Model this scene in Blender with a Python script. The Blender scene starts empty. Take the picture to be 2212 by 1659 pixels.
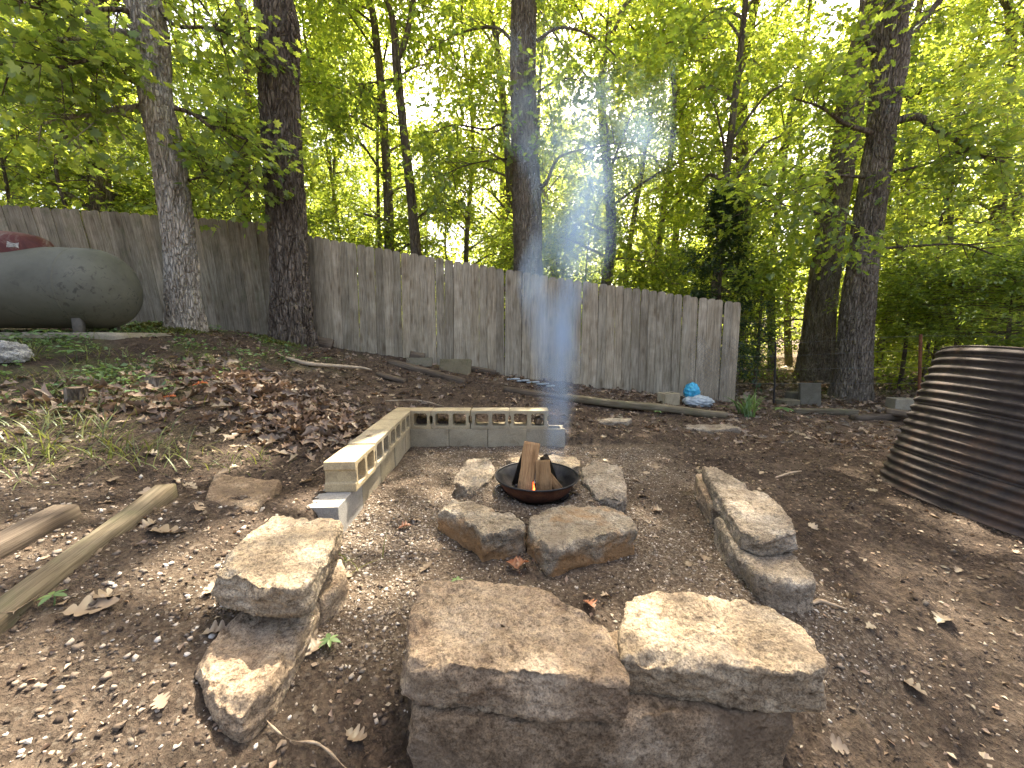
import bpy, bmesh, math, random
import numpy as np
from mathutils import Vector, Matrix, Euler
R_ = math.radians
RNG = np.random.default_rng(11)
random.seed(5)
scene = bpy.context.scene
col = scene.collection

# ------------------------------------------------------------------ camera
cam_d = bpy.data.cameras.new('camera')
cam = bpy.data.objects.new('camera', cam_d)
col.objects.link(cam)
cam.location = (0, 0, 1.12)
cam.rotation_euler = (R_(83), 0, 0)
cam_d.sensor_width = 36
cam_d.lens = 36 * 833 / 2212
cam_d.clip_start = 0.05
cam_d.clip_end = 400
scene.camera = cam

# ------------------------------------------------------------------ sky, sun, exposure
SUN_EL, SUN_AZ = R_(58), R_(14)          # azimuth measured from +Y towards +X
world = bpy.data.worlds.new('World')
scene.world = world
world.use_nodes = True
wn = world.node_tree.nodes
bg = wn['Background']
sky = wn.new('ShaderNodeTexSky')
sky.sky_type = 'NISHITA'
sky.sun_disc = False
sky.sun_elevation = SUN_EL
sky.sun_rotation = SUN_AZ
sky.air_density = .7
sky.dust_density = 7.0
sky.ozone_density = .6
haze_tint = wn.new('ShaderNodeMix'); haze_tint.data_type = 'RGBA'; haze_tint.blend_type = 'MULTIPLY'
haze_tint.inputs[0].default_value = 1.0
haze_tint.inputs[7].default_value = (1.0, .955, .88, 1)
world.node_tree.links.new(sky.outputs[0], haze_tint.inputs[6])
world.node_tree.links.new(haze_tint.outputs[2], bg.inputs[0])
bg.inputs[1].default_value = 0.15
sun_d = bpy.data.lights.new('sun', 'SUN')
sun_d.energy = 4.8
sun_d.angle = R_(0.53)
sun_d.color = (1.0, 0.90, 0.76)
sun = bpy.data.objects.new('sun', sun_d)
col.objects.link(sun)
sdir = Vector((math.sin(SUN_AZ) * math.cos(SUN_EL), math.cos(SUN_AZ) * math.cos(SUN_EL), math.sin(SUN_EL)))
sun.rotation_euler = sdir.to_track_quat('Z', 'Y').to_euler()
sun.location = (0, 0, 30)
scene.view_settings.view_transform = 'Standard'
scene.view_settings.look = 'None'
scene.view_settings.gamma = 1
scene.view_settings.exposure = 2.42
scene.render.engine = 'CYCLES'
cy = scene.cycles
cy.max_bounces = 6
cy.diffuse_bounces = 4
cy.glossy_bounces = 2
cy.transmission_bounces = 4
cy.volume_bounces = 1
cy.transparent_max_bounces = 8
cy.use_denoising = True
cy.use_adaptive_sampling = True
cy.adaptive_threshold = 0.02
cy.sample_clamp_indirect = 6

# ------------------------------------------------------------------ numpy noise
_prm = np.random.default_rng(3).permutation(256)
_prm = np.concatenate([_prm, _prm, _prm])
_g = np.random.default_rng(4).normal(size=(256, 3))
_g /= np.linalg.norm(_g, axis=1)[:, None]
def perlin(P):
    P = np.asarray(P, float)
    I = np.floor(P).astype(int)
    f = P - I
    I &= 255
    u = f * f * f * (f * (f * 6 - 15) + 10)
    out = 0
    for dx in (0, 1):
        wx = u[:, 0] if dx else 1 - u[:, 0]
        for dy in (0, 1):
            wy = u[:, 1] if dy else 1 - u[:, 1]
            for dz in (0, 1):
                wz = u[:, 2] if dz else 1 - u[:, 2]
                h = _prm[_prm[_prm[(I[:, 0] + dx) & 255] + ((I[:, 1] + dy) & 255)] + ((I[:, 2] + dz) & 255)]
                g = _g[h]
                out = out + wx * wy * wz * (g[:, 0] * (f[:, 0] - dx) + g[:, 1] * (f[:, 1] - dy) + g[:, 2] * (f[:, 2] - dz))
    return out * 1.6
def fbm(P, octv=4, gain=.5, ridged=False):
    P = np.asarray(P, float)
    a, s, out = 1.0, 1.0, 0
    for k in range(octv):
        n = perlin(P * s + 17.3 * k)
        if ridged:
            n = 1 - 2 * np.abs(n)
        out = out + a * n
        a *= gain; s *= 2.03
    return out
def sst(a, b, x):
    t = np.clip((x - a) / (b - a), 0, 1)
    return t * t * (3 - 2 * t)

# ------------------------------------------------------------------ mesh helpers
def tag(o, label=None, cat=None, group=None, kind=None):
    if label: o['label'] = label
    if cat: o['category'] = cat
    if group: o['group'] = group
    o['kind'] = kind or 'thing'
    return o
def link(o, parent=None):
    col.objects.link(o)
    if parent is not None: o.parent = parent
    return o
def empty(name, loc=(0, 0, 0), rot=(0, 0, 0)):
    o = bpy.data.objects.new(name, None)
    o.location = loc; o.rotation_euler = rot
    o.empty_display_size = .2
    return link(o)
def mesh_data(name, V, faces, smooth=False, attrs=None):
    """faces: list of int arrays (n,k)"""
    V = np.asarray(V, dtype=np.float32)
    me = bpy.data.meshes.new(name)
    me.vertices.add(len(V))
    me.vertices.foreach_set('co', V.ravel())
    faces = [np.asarray(f, dtype=np.int32) for f in faces if len(f)]
    nl = sum(f.size for f in faces); npoly = sum(len(f) for f in faces)
    me.loops.add(nl); me.polygons.add(npoly)
    me.loops.foreach_set('vertex_index', np.concatenate([f.ravel() for f in faces]))
    tot = np.concatenate([np.full(len(f), f.shape[1], np.int32) for f in faces])
    start = np.concatenate([[0], np.cumsum(tot)[:-1]]).astype(np.int32)
    me.polygons.foreach_set('loop_start', start)
    if smooth:
        me.polygons.foreach_set('use_smooth', np.ones(npoly, bool))
    for k, v in (attrs or {}).items():
        a = me.attributes.new(k, 'FLOAT', 'POINT')
        a.data.foreach_set('value', np.asarray(v, np.float32))
    me.update(calc_edges=True)
    return me
def obj(name, me, mat=None, parent=None):
    o = bpy.data.objects.new(name, me)
    if mat is not None and not me.materials: me.materials.append(mat)
    return link(o, parent)
def from_bm(name, bm, mat, parent=None, smooth=False):
    me = bpy.data.meshes.new(name)
    bmesh.ops.recalc_face_normals(bm, faces=bm.faces)
    if smooth:
        for f in bm.faces: f.smooth = True
    bm.to_mesh(me); bm.free()
    return obj(name, me, mat, parent)
def grid_faces(nu, nv, wrap_u=False):
    """vertex index = v*nu+u"""
    u = np.arange(nu if wrap_u else nu - 1); v = np.arange(nv - 1)
    U, Vv = np.meshgrid(u, v)
    U = U.ravel(); Vv = Vv.ravel()
    U2 = (U + 1) % nu
    return np.stack([Vv * nu + U, Vv * nu + U2, (Vv + 1) * nu + U2, (Vv + 1) * nu + U], 1)
def spline(P, n):
    """Catmull-Rom resample of rows of P (any columns)"""
    P = np.asarray(P, float)
    Q = np.vstack([2 * P[0] - P[1], P, 2 * P[-1] - P[-2]])
    t = np.linspace(0, len(P) - 1 - 1e-9, n)
    i = t.astype(int); f = (t - i)[:, None]
    p0, p1, p2, p3 = Q[i], Q[i + 1], Q[i + 2], Q[i + 3]
    return .5 * (2 * p1 + (p2 - p0) * f + (2 * p0 - 5 * p1 + 4 * p2 - p3) * f ** 2 + (3 * p1 - p0 - 3 * p2 + p3) * f ** 3)
def tube(path, nseg, sides, disp=None):
    """path rows x,y,z,r -> V, F ; closed ends by tiny taper"""
    S = spline(path, nseg)
    C, r = S[:, :3], np.maximum(S[:, 3], .0006)
    T = np.gradient(C, axis=0)
    T /= np.linalg.norm(T, axis=1)[:, None] + 1e-9
    ref = np.where(np.abs(T[:, 2:3]) < .8, np.array([[0, 0, 1.]]), np.array([[1., 0, 0]]))
    A = np.cross(ref, T); A /= np.linalg.norm(A, axis=1)[:, None] + 1e-9
    for k in range(1, len(A)):      # parallel transport
        a = A[k - 1] - T[k] * np.dot(A[k - 1], T[k]); A[k] = a / (np.linalg.norm(a) + 1e-9)
    B = np.cross(T, A)
    th = np.linspace(0, 2 * np.pi, sides, endpoint=False)
    N = np.cos(th)[None, :, None] * A[:, None] + np.sin(th)[None, :, None] * B[:, None]
    V = (C[:, None] + r[:, None, None] * N).reshape(-1, 3)
    N = N.reshape(-1, 3)
    if disp is not None:
        V = V + N * disp(V, N, np.repeat(C, sides, 0))[:, None]
    return V, grid_faces(sides, nseg, True)
class Acc:
    def __init__(s): s.V = []; s.F = {}; s.n = 0; s.A = []
    def add(s, V, F, a=None):
        V = np.asarray(V, float)
        for f in (F if isinstance(F, list) else [F]):
            f = np.asarray(f)
            s.F.setdefault(f.shape[1], []).append(f + s.n)
        s.V.append(V); s.n += len(V)
        s.A.append(np.zeros(len(V)) if a is None else np.asarray(a, float))
        return s
    def data(s, name, smooth=False):
        return mesh_data(name, np.vstack(s.V), [np.vstack(f) for f in s.F.values()], smooth, {'rnd': np.concatenate(s.A)})
def box_vf(x0, x1, y0, y1, z0, z1):
    V = np.array([[x, y, z] for z in (z0, z1) for y in (y0, y1) for x in (x0, x1)], float)
    F = np.array([[0, 2, 3, 1], [4, 5, 7, 6], [0, 1, 5, 4], [2, 6, 7, 3], [0, 4, 6, 2], [1, 3, 7, 5]])
    return V, F
def scatter(template_V, template_F, pos, X, Nrm, scale, rnd=None, squash=None):
    """copies of a template laid with x axis X and normal Nrm"""
    X = X / (np.linalg.norm(X, axis=1)[:, None] + 1e-9)
    Y = np.cross(Nrm, X); Y /= np.linalg.norm(Y, axis=1)[:, None] + 1e-9
    Z = np.cross(X, Y)
    s = scale[:, None, None]
    T = template_V[None] if template_V.ndim == 2 else template_V
    V = pos[:, None] + s * (T[..., 0:1] * X[:, None] + T[..., 1:2] * Y[:, None] + T[..., 2:3] * Z[:, None])
    k = V.shape[1]; n = len(pos)
    off = (np.arange(n) * k)[:, None, None]
    Fs = [(f[None] + off).reshape(-1, f.shape[1]) for f in template_F]
    rnd = RNG.random(n) if rnd is None else rnd
    return V.reshape(-1, 3), Fs, np.repeat(rnd, k)

# ------------------------------------------------------------------ materials
def new_mat(name):
    m = bpy.data.materials.new(name); m.use_nodes = True
    return m, m.node_tree.nodes, m.node_tree.links
def nd(ns, t, **kw):
    n = ns.new(t)
    for k, v in kw.items():
        if k.startswith('i_'):
            key = k[2:]
            n.inputs[int(key) if key.isdigit() else key].default_value = v
        else: setattr(n, k, v)
    return n
def ramp(ns, stops, interp='LINEAR'):
    r = ns.new('ShaderNodeValToRGB'); e = r.color_ramp.elements
    r.color_ramp.interpolation = interp
    while len(e) < len(stops): e.new(.5)
    for el, (p, c) in zip(e, stops):
        el.position = p
        el.color = (*c, 1) if len(c) == 3 else c
    return r
def mixc(ns, ls, fac, a, b, mode='MIX'):
    m = ns.new('ShaderNodeMix'); m.data_type = 'RGBA'; m.blend_type = mode
    for i, v in ((0, fac), (6, a), (7, b)):
        if hasattr(v, 'is_linked'): ls.new(v, m.inputs[i])
        else: m.inputs[i].default_value = v if i == 0 else ((*v, 1) if len(v) == 3 else v)
    return m.outputs[2]
def coord(ns, ls, scale=(1, 1, 1), kind='Object', rand=True):
    tc = ns.new('ShaderNodeTexCoord'); mp = ns.new('ShaderNodeMapping')
    mp.inputs['Scale'].default_value = scale
    ls.new(tc.outputs[kind], mp.inputs[0])
    if rand:
        oi = ns.new('ShaderNodeObjectInfo')
        cb = ns.new('ShaderNodeCombineXYZ')
        m1 = nd(ns, 'ShaderNodeMath', operation='MULTIPLY', i_1=37.0)
        ls.new(oi.outputs['Random'], m1.inputs[0])
        for k in range(3): ls.new(m1.outputs[0], cb.inputs[k])
        ls.new(cb.outputs[0], mp.inputs['Location'])
    return mp.outputs[0]
def noise(ns, ls, vec, scale, detail=5, rough=.6, dist=0):
    n = nd(ns, 'ShaderNodeTexNoise', i_Scale=scale, i_Detail=detail, i_Roughness=rough, i_Distortion=dist)
    ls.new(vec, n.inputs['Vector'])
    return n.outputs['Fac']
def bump(ns, ls, h, strength, dist, prev=None):
    b = nd(ns, 'ShaderNodeBump', i_Strength=strength, i_Distance=dist)
    ls.new(h, b.inputs['Height'])
    if prev is not None: ls.new(prev, b.inputs['Normal'])
    return b.outputs[0]
def finish(m, ns, ls, colr, rough=.9, nrm=None, metal=0, spec=.3):
    p = ns['Principled BSDF']
    if hasattr(colr, 'is_linked'): ls.new(colr, p.inputs['Base Color'])
    else: p.inputs['Base Color'].default_value = (*colr, 1)
    if hasattr(rough, 'is_linked'): ls.new(rough, p.inputs['Roughness'])
    else: p.inputs['Roughness'].default_value = rough
    p.inputs['Metallic'].default_value = metal
    p.inputs['Specular IOR Level'].default_value = spec
    if nrm is not None: ls.new(nrm, p.inputs['Normal'])
    return m

def mat_stone(name, c_dark, c_mid, c_light, c_dirt, dirt=.5, warm=None):
    m, ns, ls = new_mat(name)
    v = coord(ns, ls)
    n1 = noise(ns, ls, v, 6, 8, .65, .4)
    n2 = noise(ns, ls, v, 45, 6, .7)
    n3 = noise(ns, ls, v, 3.0, 5, .6, .8)
    base = ramp(ns, [(.3, c_dark), (.5, c_mid), (.68, c_light)])
    ls.new(n1, base.inputs[0])
    sp = ramp(ns, [(.34, (.45, .42, .39)), (.48, (.95, .94, .93)), (.66, (1.3, 1.27, 1.2))])
    ls.new(n2, sp.inputs[0])
    c = mixc(ns, ls, .9, base.outputs[0], sp.outputs[0], 'MULTIPLY')
    n6 = noise(ns, ls, v, 170, 3, .7)
    s6 = ramp(ns, [(.36, (.45, .42, .4)), (.5, (1, 1, 1)), (.68, (1.35, 1.33, 1.28))]); ls.new(n6, s6.inputs[0])
    c = mixc(ns, ls, .8, c, s6.outputs[0], 'MULTIPLY')
    dr = ramp(ns, [(dirt - .08, (0, 0, 0)), (dirt + .12, (1, 1, 1))])
    ls.new(n3, dr.inputs[0])
    c = mixc(ns, ls, dr.outputs[0], c, c_dirt)
    if warm:       # rust-brown face tint, kept in the stone itself
        n4 = noise(ns, ls, v, 4.5, 4, .6, .3)
        wr = ramp(ns, [(.45, (0, 0, 0)), (.62, (1, 1, 1))])
        sz_ = nd(ns, 'ShaderNodeSeparateXYZ'); tco = ns.new('ShaderNodeTexCoord'); ls.new(tco.outputs['Object'], sz_.inputs[0])
        ma = nd(ns, 'ShaderNodeMath', operation='MULTIPLY_ADD', i_1=-2.2, i_2=-.09); ls.new(sz_.outputs[2], ma.inputs[0])
        mb = nd(ns, 'ShaderNodeMath', operation='ADD'); ls.new(n4, mb.inputs[0]); ls.new(ma.outputs[0], mb.inputs[1])
        ls.new(mb.outputs[0], wr.inputs[0])
        c = mixc(ns, ls, wr.outputs[0], c, warm)
    vo = nd(ns, 'ShaderNodeTexVoronoi', i_Scale=60.0)
    ls.new(v, vo.inputs['Vector'])
    n5 = noise(ns, ls, v, 17, 5, .7, 1.2)
    b = bump(ns, ls, n1, .8, .04)
    b = bump(ns, ls, n5, .9, .03, b)
    b = bump(ns, ls, n2, 1.0, .018, b)
    b = bump(ns, ls, vo.outputs['Distance'], .6, .008, b)
    pit = ramp(ns, [(.30, (.5, .45, .4)), (.42, (1, 1, 1))]); ls.new(n5, pit.inputs[0])
    c = mixc(ns, ls, .75, c, pit.outputs[0], 'MULTIPLY')
    return finish(m, ns, ls, c, .92, b, spec=.2)

M = {}
M['stone_tan'] = mat_stone('limestone_tan', (.27, .205, .135), (.43, .345, .235), (.57, .485, .36), (.25, .19, .13), .66)
M['stone_brown'] = mat_stone('limestone_brown', (.25, .18, .12), (.42, .325, .22), (.55, .45, .33), (.28, .205, .14), .63)
M['stone_grey'] = mat_stone('limestone_grey', (.21, .17, .12), (.37, .31, .23), (.52, .46, .37), (.22, .17, .115), .62)
M['stone_rust'] = mat_stone('limestone_rust', (.23, .18, .12), (.38, .32, .23), (.52, .46, .36), (.25, .2, .14), .64, (.36, .215, .10))
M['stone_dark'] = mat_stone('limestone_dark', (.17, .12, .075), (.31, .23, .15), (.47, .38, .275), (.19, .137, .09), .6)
M['stone_white'] = mat_stone('quartz_white', (.35, .35, .33), (.6, .6, .57), (.75, .74, .7), (.25, .24, .2), .6)

def mat_concrete(name, a, b_, stain):
    m, ns, ls = new_mat(name)
    v = coord(ns, ls)
    n1 = noise(ns, ls, v, 5, 6, .65, .3); n2 = noise(ns, ls, v, 120, 4, .7); n3 = noise(ns, ls, v, 9, 5, .65, 1)
    r = ramp(ns, [(.3, a), (.7, b_)]); ls.new(n1, r.inputs[0])
    oi = ns.new('ShaderNodeObjectInfo')
    rr = ramp(ns, [(0, (.78, .78, .8)), (.5, (1, .97, .9)), (1, (1.1, 1.0, .82))]); ls.new(oi.outputs['Random'], rr.inputs[0])
    c = mixc(ns, ls, 1, r.outputs[0], rr.outputs[0], 'MULTIPLY')
    s = ramp(ns, [(.35, (.55, .55, .55)), (.6, (1, 1, 1))]); ls.new(n2, s.inputs[0])
    c = mixc(ns, ls, .7, c, s.outputs[0], 'MULTIPLY')
    st = ramp(ns, [(.56, (0, 0, 0)), (.72, (.8, .8, .8))]); ls.new(n3, st.inputs[0])
    c = mixc(ns, ls, st.outputs[0], c, stain)
    bb = bump(ns, ls, n2, .7, .004); bb = bump(ns, ls, n3, .4, .01, bb)
    return finish(m, ns, ls, c, .95, bb, spec=.15)
M['concrete'] = mat_concrete('concrete_block', (.33, .285, .20), (.48, .42, .30), (.22, .175, .105))
M['paver'] = mat_concrete('mossy_paver', (.13, .115, .08), (.21, .19, .14), (.085, .085, .045))
M['concrete_grey'] = mat_concrete('concrete_grey', (.33, .315, .28), (.46, .445, .40), (.22, .19, .15))

def mat_wood(name, cols, axis=2, scale=1.0, rough=.85, moss=0.0, grain=1.0, knots=True):
    m, ns, ls = new_mat(name)
    sc = [14 * scale] * 3; sc[axis] = .9 * scale
    v = coord(ns, ls, tuple(sc))
    vk = [2.2 * scale] * 3
    v2 = coord(ns, ls, (1.5 * scale,) * 3)
    n1 = noise(ns, ls, v, 2.2, 6, .6, .9)
    s2 = [60 * scale] * 3; s2[axis] = 1.6 * scale
    v3 = coord(ns, ls, tuple(s2))
    n2 = noise(ns, ls, v3, 3.0, 4, .65, .2)
    n3 = noise(ns, ls, v2, 1.6, 4, .6, .5)
    r = ramp(ns, [(.25, cols[0]), (.5, cols[1]), (.78, cols[2])]); ls.new(n1, r.inputs[0])
    g = ramp(ns, [(.32, (.52, .5, .48)), (.5, (1, 1, 1)), (.7, (1.15, 1.13, 1.1))]); ls.new(n2, g.inputs[0])
    c = mixc(ns, ls, grain, r.outputs[0], g.outputs[0], 'MULTIPLY')
    oi = ns.new('ShaderNodeObjectInfo')
    rr = ramp(ns, [(0, (.70, .68, .64)), (.45, (.95, .93, .88)), (.75, (1.08, 1.02, .93)), (1, (1.25, 1.22, 1.18))]); ls.new(oi.outputs['Random'], rr.inputs[0])
    c = mixc(ns, ls, 1, c, rr.outputs[0], 'MULTIPLY')
    if knots:
        vk = [7.0 * scale] * 3; vk[axis] = 2.4 * scale
        vv = coord(ns, ls, tuple(vk))
        vo = nd(ns, 'ShaderNodeTexVoronoi', i_Scale=1.0); ls.new(vv, vo.inputs['Vector'])
        kr = ramp(ns, [(.06, (.30, .23, .17)), (.15, (.66, .60, .53)), (.27, (1, 1, 1))]); ls.new(vo.outputs['Distance'], kr.inputs[0])
        c = mixc(ns, ls, .6, c, kr.outputs[0], 'MULTIPLY')
    bl = ramp(ns, [(.4, (.72, .69, .64)), (.65, (1.06, 1.05, 1.03))]); ls.new(n3, bl.inputs[0])
    c = mixc(ns, ls, .8, c, bl.outputs[0], 'MULTIPLY')
    if moss > 0:
        n4 = noise(ns, ls, v2, 2.4, 5, .7, .6)
        mr = ramp(ns, [(1 - moss - .12, (0, 0, 0)), (1 - moss + .12, (.7, .7, .7))]); ls.new(n4, mr.inputs[0])
        c = mixc(ns, ls, mr.outputs[0], c, (.10, .11, .05))
    b = bump(ns, ls, n2, .6, .004); b = bump(ns, ls, n1, .4, .006, b)
    return finish(m, ns, ls, c, rough, b, spec=.2)
M['fence'] = mat_wood('weathered_cedar', [(.215, .187, .138), (.38, .338, .26), (.53, .487, .40)])
M['fence_old'] = mat_wood('weathered_cedar_dark', [(.17, .147, .11), (.30, .265, .205), (.44, .395, .315)], moss=.34)
M['timber'] = mat_wood('timber_grey_green', [(.10, .084, .056), (.165, .142, .10), (.25, .22, .165)], axis=0, moss=.4)
M['timber_dark'] = mat_wood('timber_rotten', [(.07, .055, .042), (.125, .10, .077), (.21, .175, .135)], axis=0, moss=.25)
def add_char(mt):
    ns, ls = mt.node_tree.nodes, mt.node_tree.links
    p = ns['Principled BSDF']; src = p.inputs['Base Color'].links[0].from_socket
    tcx = ns.new('ShaderNodeTexCoord'); sz = ns.new('ShaderNodeSeparateXYZ'); ls.new(tcx.outputs['Object'], sz.inputs[0])
    nz = noise(ns, ls, tcx.outputs['Object'], 18, 4, .65)
    a = nd(ns, 'ShaderNodeMath', operation='MULTIPLY_ADD', i_1=-5.0, i_2=.62); ls.new(sz.outputs[2], a.inputs[0])
    b = nd(ns, 'ShaderNodeMath', operation='ADD'); ls.new(a.outputs[0], b.inputs[0]); ls.new(nz, b.inputs[1])
    r = ramp(ns, [(.55, (0, 0, 0)), (.95, (1, 1, 1))]); ls.new(b.outputs[0], r.inputs[0])
    ls.new(mixc(ns, ls, r.outputs[0], src, (.018, .014, .012)), p.inputs['Base Color'])
    return mt
M['firewood'] = mat_wood('split_firewood', [(.19, .105, .05), (.31, .19, .095), (.43, .29, .16)], axis=2, scale=1.5)
add_char(M['firewood'])
M['charred'] = mat_wood('charred_wood', [(.015, .012, .01), (.035, .028, .022), (.09, .06, .04)], axis=2, scale=1.5)
M['stick'] = mat_wood('bare_stick', [(.25, .2, .14), (.40, .33, .25), (.55, .48, .38)], axis=0, knots=False)

def mat_bark(name, dark, mid, light, zs=.22, sc=9, moss=None, fur=.5):
    m, ns, ls = new_mat(name)
    v = coord(ns, ls, (1, 1, zs))
    n1 = noise(ns, ls, v, sc, 6, .65, .7); n2 = noise(ns, ls, v, sc * 6, 5, .7, .3)
    v1 = coord(ns, ls); n3 = noise(ns, ls, v1, 1.6, 5, .65, .4)
    r = ramp(ns, [(.3, dark), (.5, mid), (.72, light)]); ls.new(n1, r.inputs[0])
    s = ramp(ns, [(.3, (.6, .58, .56)), (.6, (1, 1, 1)), (.75, (1.3, 1.28, 1.25))]); ls.new(n2, s.inputs[0])
    c = mixc(ns, ls, .9, r.outputs[0], s.outputs[0], 'MULTIPLY')
    b3 = ramp(ns, [(.35, (.78, .76, .72)), (.65, (1.15, 1.14, 1.1))]); ls.new(n3, b3.inputs[0])
    c = mixc(ns, ls, .9, c, b3.outputs[0], 'MULTIPLY')
    if moss:
        n4 = noise(ns, ls, v1, 5, 6, .7)
        mr = ramp(ns, [(moss, (0, 0, 0)), (moss + .1, (.8, .8, .8))]); ls.new(n4, mr.inputs[0])
        c = mixc(ns, ls, mr.outputs[0], c, (.30, .31, .26))
    vo = nd(ns, 'ShaderNodeTexVoronoi', feature='DISTANCE_TO_EDGE', i_Scale=sc * 2.6); ls.new(v, vo.inputs['Vector'])
    vr_ = ramp(ns, [(0, (0, 0, 0)), (.16, (1, 1, 1))]); ls.new(vo.outputs['Distance'], vr_.inputs[0])
    b = bump(ns, ls, n1, fur, .03); b = bump(ns, ls, vr_.outputs[0], 1.0, .035, b); b = bump(ns, ls, n2, .8, .012, b)
    return finish(m, ns, ls, c, .95, b, spec=.1)
M['bark_dark'] = mat_bark('bark_dark_oak', (.085, .066, .05), (.175, .143, .113), (.29, .25, .205), moss=.63)
M['bark_pale'] = mat_bark('bark_pale_oak', (.32, .275, .21), (.52, .46, .375), (.66, .61, .53), sc=12, moss=.6)
M['bark_mid'] = mat_bark('bark_grey_oak', (.13, .104, .078), (.235, .197, .152), (.36, .31, .25), moss=.62)
M['bark_thin'] = mat_bark('bark_sapling', (.10, .08, .06), (.175, .142, .108), (.27, .225, .175), sc=6, fur=.3)

def mat_leaf(name, refl, trans, var=.35, tw=.5, warm=True):
    m, ns, ls = new_mat(name)
    at = nd(ns, 'ShaderNodeAttribute', attribute_name='rnd')
    oi = ns.new('ShaderNodeObjectInfo')
    ad = nd(ns, 'ShaderNodeMath', operation='ADD'); ls.new(at.outputs['Fac'], ad.inputs[0])
    mu = nd(ns, 'ShaderNodeMath', operation='MULTIPLY', i_1=.35); ls.new(oi.outputs['Random'], mu.inputs[0]); ls.new(mu.outputs[0], ad.inputs[1])
    def vr(c):
        a = tuple(max(0, x * (1 - var)) for x in c)
        b = (min(1, c[0] * (1 + var * 1.3)), min(1, c[1] * (1 + var * .7)), c[2] * (1 + var * .2)) if warm else tuple(min(1, x * (1 + var * 1.4)) for x in c)
        r = ramp(ns, [(0, a), (.6, c), (1, b)])
        ls.new(ad.outputs[0], r.inputs[0])
        return r.outputs[0]
    df = ns.new('ShaderNodeBsdfDiffuse'); ls.new(vr(refl), df.inputs[0])
    tr = ns.new('ShaderNodeBsdfTranslucent'); ls.new(vr(trans), tr.inputs[0])
    gl = nd(ns, 'ShaderNodeBsdfGlossy', i_Roughness=.45); gl.inputs[0].default_value = (.8, .9, .8, 1)
    mx = nd(ns, 'ShaderNodeMixShader', i_0=tw); ls.new(df.outputs[0], mx.inputs[1]); ls.new(tr.outputs[0], mx.inputs[2])
    m2 = nd(ns, 'ShaderNodeMixShader', i_0=.05); ls.new(mx.outputs[0], m2.inputs[1]); ls.new(gl.outputs[0], m2.inputs[2])
    ls.new(m2.outputs[0], ns['Material Output'].inputs[0])
    return m
M['leaf'] = mat_leaf('leaf_oak', (.105, .16, .03), (.43, .56, .065), .42, .57)
M['leaf_far'] = mat_leaf('leaf_wood', (.125, .18, .034), (.48, .60, .075), .42, .6)
M['leaf_maple'] = mat_leaf('leaf_maple', (.12, .18, .04), (.42, .55, .08), .35, .53)
M['leaf_cedar'] = mat_leaf('leaf_cedar', (.045, .075, .03), (.10, .15, .04), .3, .3)
M['leaf_shrub'] = mat_leaf('leaf_shrub', (.11, .165, .035), (.42, .55, .07), .35, .55)
M['grass'] = mat_leaf('grass_blade', (.10, .12, .035), (.17, .21, .045), .4, .35)
M['strap'] = mat_leaf('strap_leaf', (.12, .20, .07), (.22, .35, .08), .3, .3)
M['moss'] = mat_leaf('moss', (.10, .105, .015), (.08, .09, .015), .4, .15)
M['dead'] = mat_leaf('dead_leaf', (.19, .13, .09), (.15, .09, .045), .55, .18, False)
M['dead_pale'] = mat_leaf('dead_leaf_pale', (.235, .175, .12), (.16, .11, .06), .35, .2, False)
M['dead_red'] = mat_leaf('dead_leaf_red', (.21, .085, .045), (.22, .08, .03), .3, .25, False)
M['dead_orange'] = mat_leaf('dead_leaf_orange', (.45, .12, .04), (.5, .13, .03), .2, .3, False)

def mat_plain(name, c, rough=.6, metal=0, nsc=20, var=.3, bmp=.3, spec=.4):
    m, ns, ls = new_mat(name)
    v = coord(ns, ls)
    n = noise(ns, ls, v, nsc, 6, .65, .3)
    r = ramp(ns, [(.3, tuple(x * (1 - var) for x in c)), (.7, tuple(min(1, x * (1 + var)) for x in c))]); ls.new(n, r.inputs[0])
    return finish(m, ns, ls, r.outputs[0], rough, bump(ns, ls, n, bmp, .01), metal, spec)

# ------------------------------------------------------------------ terrain
CP = np.array([
 (-3.5,6.6,1.02),(-1.75,6.6,.73),(0,6.6,.44),(1.9,6.65,.2),(3.85,6.7,-.03),(-5,6.55,1.22),(-6.5,6.4,1.28),(-8.4,6.3,1.32),
 (-4.6,4.6,1.13),(-6.5,4.4,1.17),(-8.5,4.2,1.22),(-4.6,5.4,1.24),(-3.65,6.2,1.05),(-3.2,2.8,.64),(-3.0,3.17,.70),(-2.5,3.6,.60),
 (-1.25,4.5,.35),(.55,5.5,.30),(0,4.15,.19),(.6,4.2,.12),(1.15,4.9,.09),(4.2,5.9,-.1),(2.1,3.5,-.05),(1.4,1.7,-.1),(3.2,2.2,-.15),
 (1.64,1.08,-.25),(-1.2,.8,.02),(0,.75,-.22),(.6,.8,-.25),(-.4,1.0,-.13),(-1.75,1.1,.22),(-1.75,2.0,.28),(-1.35,2.2,.2),(-1.35,3.2,.26),
 (-1.35,3.9,.31),(-1.4,2.04,.26),(-3.85,2.9,.72),(-2.5,1.85,.42),(-5.8,3.4,.98),(-4.16,4.0,1.05),(6,8,-.15),(8,10,-.1),(7,8,-.15),
 (5,12,0),(12,10,-.2),(8,14,-.1),(0,9,.5),(-4,9,1.1),(0,14,.4),(-9,9,1.4),(-9,14,1.3),(5,4,-.2),(6,2,-.35),(3,0,-.4),(0,-1,-.5),(-3,0,.1),
 (-6,1,.6),(1.3,2.6,-.03),(1.3,3.6,0),(.6,1.5,-.03),(-.5,1.6,0),(-10,3,1.2),(12,4,-.4),(-3.2,5.0,.88),(-2.2,5.3,.66),(-.85,.93,.045),(-1.05,1.05,.06)], float)
def _U(r2): return .5 * r2 * np.log(r2 + 1e-9)
_n = len(CP)
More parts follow.
